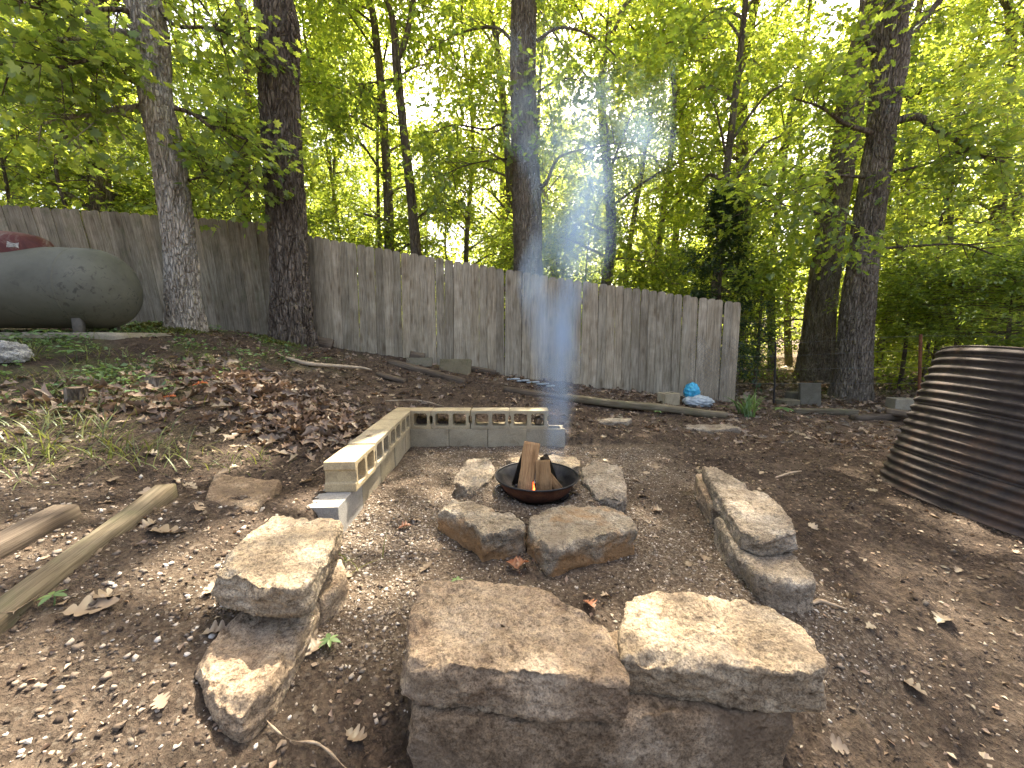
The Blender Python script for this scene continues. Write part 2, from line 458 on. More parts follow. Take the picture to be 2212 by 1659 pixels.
_K = _U(((CP[:, None, :2] - CP[None, :, :2]) ** 2).sum(-1)) + np.eye(_n) * .03
_Pm = np.hstack([np.ones((_n, 1)), CP[:, :2]])
_L = np.block([[_K, _Pm], [_Pm.T, np.zeros((3, 3))]])
_W = np.linalg.solve(_L, np.concatenate([CP[:, 2], [0, 0, 0]]))
def base_h(x, y):
    x = np.asarray(x, float).ravel(); y = np.asarray(y, float).ravel()
    xc = np.clip(x, -11, 13); yc = np.clip(y, -1.5, 15)
    z = np.zeros_like(x)
    for i in range(_n):
        z += _W[i] * _U((xc - CP[i, 0]) ** 2 + (yc - CP[i, 1]) ** 2)
    z += _W[_n] + _W[_n + 1] * xc + _W[_n + 2] * yc
    far = np.clip(np.maximum((np.abs(x - 1) - 10) / 8, (y - 13) / 8), 0, 1)
    zf = .65 * (1 - np.tanh(x / 6)) - .2
    far = far * far * (3 - 2 * far)
    z = z * (1 - far) + zf * far
    w = np.where(y > 1.95, .035, .035 + .3 * np.clip((1.95 - y) / .3, 0, 1))
    xl = -1.14 + .07 * np.clip((3.9 - y) / 1.9, 0, 1)
    m = sst(0, 1, (x - xl) / (2 * w) + .5) * sst(3.99, 3.93, y) * (1 - sst(1.1, 2.0, x)) * sst(1.15, 1.6, y)
    rq = ((x - .17) / .47) ** 2 + ((y - 2.5) / .46) ** 2
    mound = .115 * np.exp(-rq ** 3) - .06 * np.exp(-(((x - .165) / .225) ** 2 + ((y - 2.48) / .225) ** 2) ** 5)
    return z * (1 - m) + mound
def gravel_mask(x, y):
    pad = sst(-1.12, -1.0, x) * sst(4.0, 3.9, y) * (1 - sst(1.25, 1.75, x)) * sst(1.0, 1.35, y)
    left = sst(-.35, -.75, x) * (1 - sst(1.4, 2.3, y)) * .55
    right = sst(1.2, 1.7, x) * (1 - sst(1.3, 2.0, y)) * .28
    n = fbm(np.stack([x * 1.3, y * 1.3, 0 * x + 5], 1), 3)
    return np.clip(np.maximum(np.maximum(pad, left), right) * (.78 + .55 * n), 0, 1)
def green_mask(x, y):
    n = fbm(np.stack([x * 1.1, y * 1.1, 0 * x + 9], 1), 4)
    g = sst(-1.9, -3.0, x) * sst(1.7, 2.2, y) * sst(7.0, 6.0, y) * sst(-.15, .45, n + .1 * sst(-3.4, -5, x))
    f = sst(7.2, 8.0, y) * sst(-.1, .5, n) * .7
    return np.clip(np.maximum(g, f), 0, 1)
def litter_mask(x, y):
    n = fbm(np.stack([x * 1.6, y * 1.6, 0 * x + 2], 1), 3)
    pile = np.exp(-(((x + 2.35) / .75) ** 2 + ((y - 3.55) / .5) ** 2)) * 1.3
    pile2 = np.exp(-(((x + 1.75) / .45) ** 2 + ((y - 3.2) / .35) ** 2)) * .9
    fen = sst(5.6, 6.4, y) * sst(-2.2, -1.2, x)
    wood = sst(6.9, 7.6, y)
    rightside = sst(1.5, 2.6, x) * sst(3.2, 4.4, y) * .55
    back = sst(4.0, 4.4, y) * .35
    return np.clip(np.maximum.reduce([pile, pile2, fen, wood * .8, rightside, back]) * (.75 + .6 * n), 0, 1)
def micro_h(x, y):
    P = np.stack([x, y, 0 * x], 1)
    d = np.hypot(x, y)
    near = 1 - sst(9, 14, d)
    g = gravel_mask(x, y)
    big = fbm(P * 1.7, 3) * .022
    clod = fbm(P * 7 + 3, 4, .58) * .018
    rid = np.maximum(fbm(P * 16 + 8, 3, .6), -.2) * .013
    # tyre-like drag streaks on the bare soil to the right
    q = np.stack([(x * .80 + y * .60) * 1.1, (x * -.60 + y * .80) * 8, 0 * x + 4], 1)
    streak = fbm(q, 3) * .013 * sst(.9, 1.6, x) * (1 - sst(4.5, 6, y))
    return near * (big + (clod + rid) * (1 - .65 * g) + streak) + (1 - near) * fbm(P * .4, 3) * .12
def hgt(x, y):
    x = np.atleast_1d(np.asarray(x, float)); y = np.atleast_1d(np.asarray(y, float))
    return base_h(x, y) + micro_h(x, y)
def h1(x, y): return float(hgt(x, y)[0])
def hb(x, y): return float(base_h(np.array([x]), np.array([y]))[0])

def graded(core0, core1, step, far0, far1, grow=1.16):
    c = list(np.arange(core0, core1, step)); a = []; s = step; v = core0
    while v > far0: s *= grow; v -= s; a.append(v)
    b = []; s = step; v = c[-1]
    while v < far1: s *= grow; v += s; b.append(v)
    return np.array(a[::-1] + c + b)
gx = graded(-3.9, 4.0, .019, -160, 160, 1.10)
gy1 = [.45]
while gy1[-1] < 7.2: gy1.append(gy1[-1] + .0105 + .0046 * gy1[-1])
gy = np.array(list(graded(-.2, .45, .05, -60, .4, 1.25)[:-1]) + gy1)
s = gy[-1] - gy[-2]
ext = []; v = gy[-1]
while v < 170: s *= 1.09; v += s; ext.append(v)
gy = np.unique(np.concatenate([gy, ext]))
GX, GY = np.meshgrid(gx, gy)
fx, fy = GX.ravel(), GY.ravel()
gz = hgt(fx, fy)
m, ns, ls = new_mat('soil')
v = coord(ns, ls, rand=False)
n1 = noise(ns, ls, v, 1.6, 6, .65, .4); n2 = noise(ns, ls, v, 38, 6, .7); n3 = noise(ns, ls, v, 9, 5, .65, .5)
r = ramp(ns, [(.32, (.036, .026, .019)), (.5, (.066, .049, .036)), (.7, (.118, .091, .067))]); ls.new(n1, r.inputs[0])
r3 = ramp(ns, [(.3, (.62, .6, .58)), (.6, (1.1, 1.08, 1.05))]); ls.new(n3, r3.inputs[0])
c = mixc(ns, ls, .9, r.outputs[0], r3.outputs[0], 'MULTIPLY')
r2 = ramp(ns, [(.36, (.4, .38, .36)), (.52, (1, 1, 1)), (.68, (2.0, 1.95, 1.85))]); ls.new(n2, r2.inputs[0])
c = mixc(ns, ls, .85, c, r2.outputs[0], 'MULTIPLY')
ag = nd(ns, 'ShaderNodeAttribute', attribute_name='gravel'); al = nd(ns, 'ShaderNodeAttribute', attribute_name='litter'); agr = nd(ns, 'ShaderNodeAttribute', attribute_name='green')
vo = nd(ns, 'ShaderNodeTexVoronoi', i_Scale=85.0); ls.new(v, vo.inputs['Vector'])
rg = ramp(ns, [(0, (.06, .042, .028)), (.4, (.11, .082, .056)), (.75, (.19, .15, .105)), (1, (.36, .31, .24))])
ls.new(vo.outputs['Color'], rg.inputs[0])
mg = nd(ns, 'ShaderNodeMath', operation='MULTIPLY', i_1=.75); ls.new(ag.outputs['Fac'], mg.inputs[0])
c = mixc(ns, ls, mg.outputs[0], c, rg.outputs[0])
ml = nd(ns, 'ShaderNodeMath', operation='MULTIPLY', i_1=.6); ls.new(al.outputs['Fac'], ml.inputs[0])
vl = nd(ns, 'ShaderNodeTexVoronoi', i_Scale=22.0); ls.new(v, vl.inputs['Vector'])
rl = ramp(ns, [(0, (.06, .04, .026)), (.5, (.15, .095, .06)), (1, (.30, .21, .14))]); ls.new(vl.outputs['Color'], rl.inputs[0])
c = mixc(ns, ls, ml.outputs[0], c, rl.outputs[0])
mgr = nd(ns, 'ShaderNodeMath', operation='MULTIPLY', i_1=.55); ls.new(agr.outputs['Fac'], mgr.inputs[0])
c = mixc(ns, ls, mgr.outputs[0], c, (.075, .085, .03))
b = bump(ns, ls, n3, .7, .05); b = bump(ns, ls, n2, 1.0, .02, b); b = bump(ns, ls, vo.outputs['Distance'], .4, .008, b)
M['soil'] = finish(m, ns, ls, c, .95, b, spec=.15)
ground = obj('ground', mesh_data('ground', np.stack([fx, fy, gz], 1), [grid_faces(len(gx), len(gy))], True,
             {'gravel': gravel_mask(fx, fy), 'green': green_mask(fx, fy), 'litter': litter_mask(fx, fy)}), M['soil'])
tag(ground, 'brown soil yard with gravel pad sloping down to the right', 'ground', kind='structure')

# ------------------------------------------------------------------ stones
def stone(outline, ztop, zbot, mat, label, tiltx=0, tilty=0, seed=0, na=168, rough=1.0, flare=0.0, edge=1.0, group='rough limestone slabs', name='stone_slab'):
    P = np.array(outline, float); c = P.mean(0)
    Q = np.vstack([P, P[:1]])
    L = np.concatenate([[0], np.cumsum(np.linalg.norm(np.diff(Q, axis=0), axis=1))])
    t = np.linspace(0, L[-1], na, endpoint=False)
    O = np.stack([np.interp(t, L, Q[:, k]) for k in (0, 1)], 1)
    for _ in range(2): O = .5 * O + .25 * (np.roll(O, 1, 0) + np.roll(O, -1, 0))
    O -= c
    size = np.sqrt(np.abs((O[:, 0] * np.roll(O[:, 1], -1) - O[:, 1] * np.roll(O[:, 0], -1)).sum() / 2))
    H = ztop - zbot
    rings = []
    for f in np.concatenate([np.linspace(.02, .86, 17), [.9, .935, .965, .985]]): rings.append((f, 0.0, 0))
    for f in np.linspace(0.04, .97, 15): rings.append((1.0, f, 1))
    for f in (.9, .6, .2, .02): rings.append((f, 1.0, 2))
    V = []; K = []
    for f, d, k in rings:
        rr = f * (1 + (flare * d if k else 0))
        if k == 1: rr *= 1 - .03 * (d > .9) - .02 * (d < .05)
        V.append(np.column_stack([O * rr, np.full(na, -d * H)])); K.append(np.full(na, k))
    V = np.vstack(V); K = np.concatenate(K)
    fr = np.concatenate([np.full(na, f) for f, _, _ in rings])
    S = V + seed * 7.13
    rad = V[:, :2] / (np.linalg.norm(V[:, :2], axis=1)[:, None] + 1e-6)
    # sides: broken, bedded faces ; top: gently uneven with chipped rim
    side = fbm(S * np.array([9, 9, 22]), 5, .6) * .022 + fbm(S * np.array([3.2, 3.2, 6]) + 3, 3) * .03 + np.abs(fbm(S * np.array([26, 26, 40]), 3)) * -.014
    facet = (np.round(fbm(S * np.array([5, 5, 9]) + 9, 2) * 3) / 3) * .016
    V[:, :2] += rad * ((side + facet) * rough * (K == 1) * min(1, size / .4) * .55 + .010 * (K == 1))[:, None]
    top = fbm(S * 5, 4) * .011 + fbm(S * 18 + 5, 4, .62) * .0075 + np.minimum(fbm(S * 30 + 5, 2) + .25, 0) * .012 + (np.round(fbm(S * 4 + 2, 2) * 3) / 3) * .006
    V[:, 2] += top * rough * (K == 0)
    chip = np.maximum(0, fbm(S * 9 + 7, 3) - .05) * .045 * edge * min(1, H / .1)
    V[:, 2] -= chip * sst(.8, 1.0, fr) * (K == 0) + chip * (K == 1) * np.clip(1 + V[:, 2] / (H + 1e-6) * 2, 0, 1)
    V[:, 2] += fbm(S * 6 + 12, 3) * .015 * (K == 2) * rough
    V[:, 2] += tiltx * V[:, 0] + tilty * V[:, 1]
    o = obj(name, mesh_data(name, V, [grid_faces(na, len(rings), True)], True), M[mat])
    # shade by facets a little: keep smooth but mark sharp via auto threshold
    o.location = (c[0], c[1], ztop)
    tag(o, label, 'stone', group)
    return o
STONES = []
S1 = [(-.343,1.362),(-.269,1.374),(-.138,1.362),(-.003,1.343),(.136,1.287),(.209,1.222),(.29,1.157),(.300,1.0),(.303,.935),(.228,.944),(.116,.949),(-.089,.974),(-.265,.989),(-.297,1.01),(-.317,1.104),(-.338,1.27)]
stone(S1, .20, .065, 'stone_brown', 'large brown slab on the front bench, left of the tan one', seed=1, na=300, flare=.02)
S2 = [(.448,1.284),(.529,1.296),(.616,1.29),(.732,1.284),(.848,1.268),(.885,1.246),(.915,1.167),(.928,1.096),(.91,1.018),(.871,.962),(.791,.962),(.659,.99),(.567,1.004),(.428,1.008),(.332,1.02),(.352,1.10),(.395,1.20)]
stone(S2, .20, .065, 'stone_tan', 'large sunlit tan slab on the front bench beside the brown one', seed=2, na=300, flare=-.01)
S3 = [(-.30,1.28),(.1,1.30),(.5,1.28),(.80,1.24),(.83,1.10),(.80,.985),(.6,.965),(.3,.95),(.0,.945),(-.2,.955),(-.29,.97),(-.31,1.1)]
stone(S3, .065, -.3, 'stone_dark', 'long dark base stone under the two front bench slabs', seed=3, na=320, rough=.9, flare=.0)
S4 = [(-1.076,1.698),(-.948,1.679),(-.779,1.65),(-.739,1.497),(-.711,1.342),(-.692,1.237),(-.71,1.194),(-.84,1.194),(-.955,1.237),(-1.046,1.259),(-1.075,1.395),(-1.1,1.545),(-1.094,1.669)]
stone(S4, .30, .175, 'stone_tan', 'layered pale slab leaning on the near end of the block wall', seed=4, na=240, rough=.8)
S5 = [(-.993,1.295),(-.984,1.357),(-.85,1.385),(-.745,1.357),(-.732,1.248),(-.717,1.114),(-.716,1.024),(-.747,.951),(-.794,.957),(-.849,.986),(-.974,1.078),(-.985,1.122),(-1.001,1.229)]
stone(S5, .115, -.02, 'stone_brown', 'tapered dark brown slab lying in the dirt below the layered slab', seed=5, na=220, tilty=.06)
S6 = [(-.84,1.40),(-.85,1.58),(-.772,1.622),(-.70,1.508),(-.705,1.432),(-.73,1.36),(-.79,1.37)]
stone(S6, .13, -.05, 'stone_brown', 'small support stone wedged under the layered pale slab', seed=6, na=120)
S7 = [(1.333,2.597),(1.407,2.575),(1.418,2.417),(1.426,2.211),(1.458,2.106),(1.429,1.934),(1.323,1.687),(1.184,1.65),(1.122,1.641),(1.073,1.716),(1.131,1.934),(1.181,2.12),(1.247,2.344)]
stone(S7, .225, .125, 'stone_grey', 'upper pale pitted slab of the bench by the rusty culvert ring', seed=7, na=220)
S8 = [(1.129, 2.021), (1.265, 2.07), (1.343, 1.907), (1.333, 1.756), (1.281, 1.619), (1.283, 1.535), (1.257, 1.493), (1.179, 1.479), (1.082, 1.5), (1.049, 1.557), (1.067, 1.676), (1.082, 1.824)]
stone(S8, .125, -.12, 'stone_grey', 'lower grey support stone sticking out under the pitted slab', seed=8, na=200, tilty=.03, flare=.04)
S9 = [(1.34,2.72),(1.43,2.76),(1.42,2.45),(1.35,2.22),(1.20,2.20),(1.235,2.42)]
stone(S9, .125, -.1, 'stone_brown', 'brown support stone at the far end of the pitted slab', seed=9, na=120)
S10 = [(-.428,2.143),(-.36,2.26),(-.27,2.25),(-.12,2.13),(.01,2.03),(.067,1.93),(.06,1.88),(-.019,1.861),(-.147,1.807),(-.186,1.907),(-.292,2.019)]
stone(S10, .14, -.05, 'stone_rust', 'angular wedge-shaped stone at the front left of the fire pan', seed=10, na=220, tilty=-.05, rough=1.2)
S11 = [(.087,1.907),(.109,2.019),(.229,2.107),(.347,2.16),(.53,2.15),(.637,2.056),(.646,1.975),(.635,1.868),(.502,1.831),(.343,1.771),(.173,1.694),(.127,1.771)]
stone(S11, .145, -.05, 'stone_rust', 'blocky rust-faced stone at the front right of the fire pan', seed=11, na=220, rough=.9)
S12 = [(.552,2.918),(.674,3.0),(.826,2.85),(.80,2.635),(.73,2.36),(.60,2.30),(.534,2.381),(.50,2.589)]
stone(S12, .125, -.05, 'stone_grey', 'flat grey stone right of the fire pan', seed=12, na=180)
S13 = [(-.365,3.10),(-.2,3.12),(-.145,2.95),(-.15,2.707),(-.21,2.5),(-.27,2.44),(-.407,2.659)]
stone(S13, .118, -.05, 'stone_grey', 'half-buried flat stone left of the fire pan', seed=13, na=160, rough=1.2)
S14 = [(-.032,3.20),(.19,3.28),(.407,3.26),(.576,3.18),(.55,2.98),(.369,2.94),(.073,3.0)]
stone(S14, .09, -.05, 'stone_tan', 'flat tan stone behind the fire pan below the block wall', seed=14, na=160)
S15 = [(-1.74,2.18),(-1.53,2.187),(-1.38,2.21),(-1.31,1.85),(-1.43,1.858),(-1.557,1.881)]
stone(S15, hb(-1.5, 2.03) + .03, .15, 'stone_dark', 'thin flagstone lying flush in the dirt left of the wall', seed=15, na=120, rough=.5, edge=.3, tiltx=-.14)
WHITE_ROCK = True

# ------------------------------------------------------------------ concrete blocks
def block_mesh(name, kind, seed=0):
    L, Wd, H = .396, .19, .19
    bm = bmesh.new()
    rs = np.random.default_rng(seed)
    def loop(pts):
        vs = [bm.verts.new((p[0], -Wd / 2, p[1])) for p in pts]
        return [bm.edges.new((vs[i], vs[(i + 1) % len(vs)])) for i in range(len(vs))]
    hl, hh = L / 2, H / 2
    g = .012 + rs.random() * .004 if kind == 'hollow' else .0025
    def jit(p): return [(a + rs.normal() * .0012, b + rs.normal() * .0012) for a, b in p]
    out = jit([(-hl, -hh), (-hl * .33, -hh), (hl * .33, -hh), (hl, -hh), (hl, -.045), (hl - g, -.036), (hl - g, .036), (hl, .045), (hl, hh), (hl * .33, hh), (-hl * .33, hh), (-hl, hh), (-hl, .045), (-hl + g, .036), (-hl + g, -.036), (-hl, -.045)])
    ed = loop(out)
    if kind == 'hollow':
        for sx in (-1, 1):
            cx = sx * .089; a, b, rr = .068, .065, .022
            pts = []
            for q, (ux, uz) in enumerate(((1, 1), (-1, 1), (-1, -1), (1, -1))):
                for k in range(4):
                    th = math.pi / 2 * q + math.pi / 2 * k / 3
                    pts.append((cx + ux * (a - rr) + rr * math.cos(th), uz * (b - rr) + rr * math.sin(th)))
            ed += loop(jit(pts))
    bmesh.ops.triangle_fill(bm, edges=ed, use_beauty=True)
    faces = bm.faces[:]
    r = bmesh.ops.extrude_face_region(bm, geom=faces)
    bmesh.ops.translate(bm, vec=(0, Wd, 0), verts=[e for e in r['geom'] if isinstance(e, bmesh.types.BMVert)])
    if kind == 'filled':     # shallow hand-made hollow in the top face
        top = [f for f in bm.faces if abs(f.calc_center_median().z - hh) < .002]
    bmesh.ops.recalc_face_normals(bm, faces=bm.faces)
    sharp = [e for e in bm.edges if len(e.link_faces) == 2 and e.calc_face_angle() > .7]
    bmesh.ops.bevel(bm, geom=sharp, offset=.0045, segments=2, affect='EDGES', profile=.6)
    me = bpy.data.meshes.new(name); bm.to_mesh(me); bm.free()
    me.materials.append(M['concrete'])
    return me
HOLLOW = [block_mesh('cinder_block', 'hollow', k) for k in range(4)]
SOLID = [block_mesh('cinder_block', 'solid', 10 + k) for k in range(3)]
BRNG = random.Random(4)
def block(x, y, z, rz, me, label, upright=False, group='cinder blocks of the dry-stacked wall', mat=None):
    if mat is not None:
        me = me.copy(); me.materials.clear(); me.materials.append(M[mat])
    o = bpy.data.objects.new('cinder_block', me)
    o.location = (x + BRNG.uniform(-.003, .003), y + BRNG.uniform(-.004, .004), z)
    o.rotation_euler = (math.pi / 2 if upright else 0, BRNG.uniform(-.004, .004), rz + BRNG.uniform(-.012, .012))
    link(o); tag(o, label, 'block', group)
    return o
ordn = ['leftmost', 'second from left', 'third from left', 'rightmost']
for k in range(4):
    block(-1.045 + .2 + k * .398, 3.965, .083, 0, HOLLOW[(k + 1) % 4], f'cinder block in the lower back wall row, {ordn[k]}', True)
names_b = ['at the wall corner', 'second from the corner', 'third from the corner', 'at the right end']
for k in range(4):
    block(-1.03 + k * .402, 3.965, .274, 0, HOLLOW[k], f'hollow block in the upper back wall row, {names_b[k]}')
wall_dir = math.atan2(.085, -1.9)      # the side wall runs towards the viewer and drifts right
near = ['farthest from the viewer', 'fourth from the near end', 'third from the near end', 'second from the near end', 'nearest, partly under the pale slab']
for k in range(5):
    yy = 3.86 - k * .405
    xx = -1.145 + (3.9 - yy) * .045
    block(xx, yy, .083, -math.pi / 2 + .045, SOLID[k % 3], f'block in the lower side wall row, {near[k]}', mat='concrete_grey' if k == 4 else None)
near = ['touching the back wall', 'third from the near end', 'second from the near end, leaf on top', 'nearest the viewer, split end face']
for k in range(4):
    yy = 3.66 - k * .402
    xx = -1.135 + (3.9 - yy) * .055
    block(xx, yy, .274, -math.pi / 2 + .05, HOLLOW[(k + 2) % 4], f'hollow block in the upper side wall row, {near[k]}')
# the dark stone sitting in the last hole
th = np.linspace(0, 2 * np.pi, 14, endpoint=False)
dl = stone(np.stack([.275 + .032 * np.cos(th), 3.97 + .06 * np.sin(th)], 1), .275, .222, 'stone_dark', 'dark lump of coal-like rock inside the last hollow block', seed=30, na=60, group=None, name='rock')

# measured point -> world point on the plane at distance Y
def at(x, y, Y):
    xr = (x - 1106) / 833; s = (y - 830) / 833
    cp, sp_ = math.cos(R_(7)), math.sin(R_(7))
    d = Y / (cp - s * sp_)
    return np.array([xr * d, Y, 1.12 - d * (sp_ + s * cp)])

# ------------------------------------------------------------------ fences
def picket_mesh(k, L):
    rs = random.Random(100 + k)
    w = .1428 + rs.uniform(-.003, .003); hw = w / 2; t = .018
    top = [(hw, L - .05), (hw - .006, L - .026), (hw - .022, L - .008), (hw - .04, L), (-hw + .04, L), (-hw + .022, L - .008), (-hw + .006, L - .026), (-hw, L - .05)]
    n = 7
    bow = rs.uniform(-.004, .004)
    rows = [(-hw, hw, L * i / n * .965) for i in range(n + 1)]
    bm = bmesh.new()
    front = []
    left = [bm.verts.new((a + bow * math.sin(z / L * 3.1), 0, z)) for a, _, z in rows]
    right = [bm.verts.new((b + bow * math.sin(z / L * 3.1), 0, z)) for _, b, z in rows]
    for i in range(n): bm.faces.new((left[i], right[i], right[i + 1], left[i + 1]))
    tv = [bm.verts.new((x, 0, z)) for x, z in top[1:-1]]
    bm.faces.new([left[-1], right[-1]] + tv)
    r = bmesh.ops.extrude_face_region(bm, geom=bm.faces[:])
    bmesh.ops.translate(bm, vec=(0, t, 0), verts=[e for e in r['geom'] if isinstance(e, bmesh.types.BMVert)])
    cup = rs.uniform(-.004, .004); tw = rs.uniform(-.012, .012)
    for v_ in bm.verts:
        v_.co.y += cup * (v_.co.x / hw) ** 2 + tw * (v_.co.z / L) * v_.co.x / hw * .6
    bmesh.ops.recalc_face_normals(bm, faces=bm.faces)
    me = bpy.data.meshes.new('picket'); bm.to_mesh(me); bm.free()
    return me
PICK = [picket_mesh(k, 2.0) for k in range(9)]
PICK_OLD = [p.copy() for p in PICK]
for p in PICK: p.materials.append(M['fence'])
for p in PICK_OLD: p.materials.append(M['fence_old'])
FR = random.Random(8)
def fence(pts, meshes, mat, label, lean, pitch=.1437):
    """pts: list of (x, y, ztop, zground)"""
    P = np.array(pts, float)
    seg = np.concatenate([[0], np.cumsum(np.linalg.norm(np.diff(P[:, :2], axis=0), axis=1))])
    root = empty('picket_fence', (P[0, 0], P[0, 1], P[0, 3]))
    tag(root, label, 'fence', 'weathered wooden fence sections')
    loc0 = np.array(root.location)
    n = int(seg[-1] / pitch); prev = 0
    for i in range(n + 1):
        s = i * pitch
        x, y, zt, zg = [np.interp(s, seg, P[:, k]) for k in range(4)]
        j = min(max(np.searchsorted(seg, s, side='right') - 1, 0), len(P) - 2)
        d = P[j + 1] - P[j]; ang = math.atan2(d[1], d[0])
        o = bpy.data.objects.new('picket', meshes[FR.randrange(len(meshes))])
        zt += FR.uniform(-.008, .008)
        L = 2.0
        o.location = (x - loc0[0], y - loc0[1] + FR.uniform(-.009, .009), zt - L - loc0[2])
        o.rotation_euler = (FR.uniform(-.006, .006), lean(s / seg[-1]) + FR.uniform(-.007, .007), ang + FR.uniform(-.035, .035))
        if lean(s / seg[-1]) != 0:   # pivot about the foot: keep the top where it was measured
            o.location.x += -math.sin(lean(s / seg[-1])) * L * .98
        link(o, root)
    # rails and posts on the far side
    for f in (.25, .82):
        A = Acc()
        for j in range(len(P) - 1):
            a, b_ = P[j], P[j + 1]
            za = a[3] + (a[2] - a[3]) * f; zb = b_[3] + (b_[2] - b_[3]) * f
            d = (b_ - a)[:2]; L = np.linalg.norm(d); nrm = np.array([-d[1], d[0]]) / L
            q = []
            for (p, z) in ((a[:2], za), (b_[:2], zb)):
                for o1 in (.03, .068):
                    for dz in (-.045, .045):
                        q.append([*(p + nrm * o1), z + dz])
            A.add(np.array(q) - loc0, np.array([[0, 1, 3, 2], [4, 6, 7, 5], [0, 4, 5, 1], [2, 3, 7, 6], [0, 2, 6, 4], [1, 5, 7, 3]]))
        obj('rail', A.data('rail'), mat, root)
    np_ = max(2, int(seg[-1] / 2.4) + 1)
    for s in np.linspace(.1, seg[-1] - .1, np_):
        x, y, zt, zg = [np.interp(s, seg, P[:, k]) for k in range(4)]
        V, F = box_vf(x - .045, x + .045, y + .075, y + .165, zg - .3, zt - .1)
        obj('post', mesh_data('post', V - loc0, [F]), mat, root)
    return root
fence([(-3.50,6.6,2.80,1.0),(-1.75,6.6,2.50,.72),(0,6.6,2.215,.44),(.85,6.6,2.08,.33),(1.9,6.63,1.95,.2),(3.86,6.7,1.70,-.03)], PICK, M['fence'],
      'long grey picket fence stepping down the slope behind the fire pit', lambda t: (.018 - .03 * t))
fence([(-8.9,6.25,3.24,1.4),(-7,6.38,3.14,1.33),(-5.2,6.55,3.05,1.22),(-3.62,6.72,2.97,1.08)], PICK_OLD, M['fence_old'],
      'darker mossy picket fence leaning behind the gas tank', lambda t: -.20 * (1 - t) ** .8 - .015)

# ------------------------------------------------------------------ fire pan, logs, flame
def lathe(profile, n):
    P = np.array(profile, float); th = np.linspace(0, 2 * np.pi, n, endpoint=False)
    V = np.stack([P[:, None, 0] * np.cos(th), P[:, None, 0] * np.sin(th), np.repeat(P[:, 1:2], n, 1)], -1).reshape(-1, 3)
    return V, grid_faces(n, len(P), True)
def mat_rust(name, a, b_, c_, sc=6, rough=.75, metal=.3, zs=1):
    m, ns, ls = new_mat(name)
    v = coord(ns, ls, (1, 1, zs)); n1 = noise(ns, ls, v, sc, 7, .68, .5); n2 = noise(ns, ls, v, sc * 9, 5, .7)
    r = ramp(ns, [(.36, a), (.52, b_), (.7, c_)]); ls.new(n1, r.inputs[0])
    s = ramp(ns, [(.3, (.65, .65, .65)), (.7, (1.2, 1.2, 1.2))]); ls.new(n2, s.inputs[0])
    c = mixc(ns, ls, .8, r.outputs[0], s.outputs[0], 'MULTIPLY')
    return finish(m, ns, ls, c, rough, bump(ns, ls, n2, .3, .004), metal, .3)
M['pan_out'] = mat_rust('rusted_steel_pan', (.05, .022, .014), (.11, .045, .025), (.17, .075, .04), 9)
M['pan_in'] = mat_rust('sooty_steel', (.012, .011, .012), (.025, .024, .025), (.06, .05, .045), 7, .45, .4)
pan = empty('fire_pan', (.165, 2.48, .075))
tag(pan, 'round rusty steel fire pan holding smouldering split logs', 'fire pan')
V, F = lathe([(.002, 0), (.12, 0), (.17, .004), (.205, .03), (.218, .045), (.224, .05), (.238, .075), (.262, .118), (.271, .126), (.276, .128)], 96)
obj('bowl', mesh_data('bowl', V, [F], True), M['pan_out'], pan)
V, F = lathe([(.270, .1275), (.262, .1225), (.234, .080), (.219, .055), (.213, .050), (.200, .036), (.168, .010), (.12, .006), (.002, .006)], 96)
obj('inner_lining', mesh_data('inner_lining', V, [F], True), M['pan_in'], pan)
V, F = tube([(.273 * math.cos(a), .273 * math.sin(a), .1285, .0065) for a in np.linspace(0, 2 * np.pi, 60)], 160, 8)
obj('rim', mesh_data('rim', V, [F], True), M['pan_in'], pan)
A = Acc()
tv = np.array([(math.cos(a) * q, math.sin(a) * q, z) for z, q in ((-.5, .7), (.3, 1)) for a in np.linspace(0, 2 * np.pi, 6, endpoint=False)])
n = 160; ang = RNG.random(n) * 6.28; rr = np.sqrt(RNG.random(n)) * .17
pos = np.stack([rr * np.cos(ang), rr * np.sin(ang), .012 + .02 * RNG.random(n)], 1)
Vv, Ff, rd = scatter(tv, [grid_faces(6, 2, True), np.array([[11, 10, 9, 8, 7, 6]])], pos, RNG.normal(size=(n, 3)), RNG.normal(size=(n, 3)), .008 + .014 * RNG.random(n))
o = obj('ash_bed', Acc().add(Vv, Ff, rd).data('ash_bed'), M['pan_in'], pan); tag(o, kind='stuff')

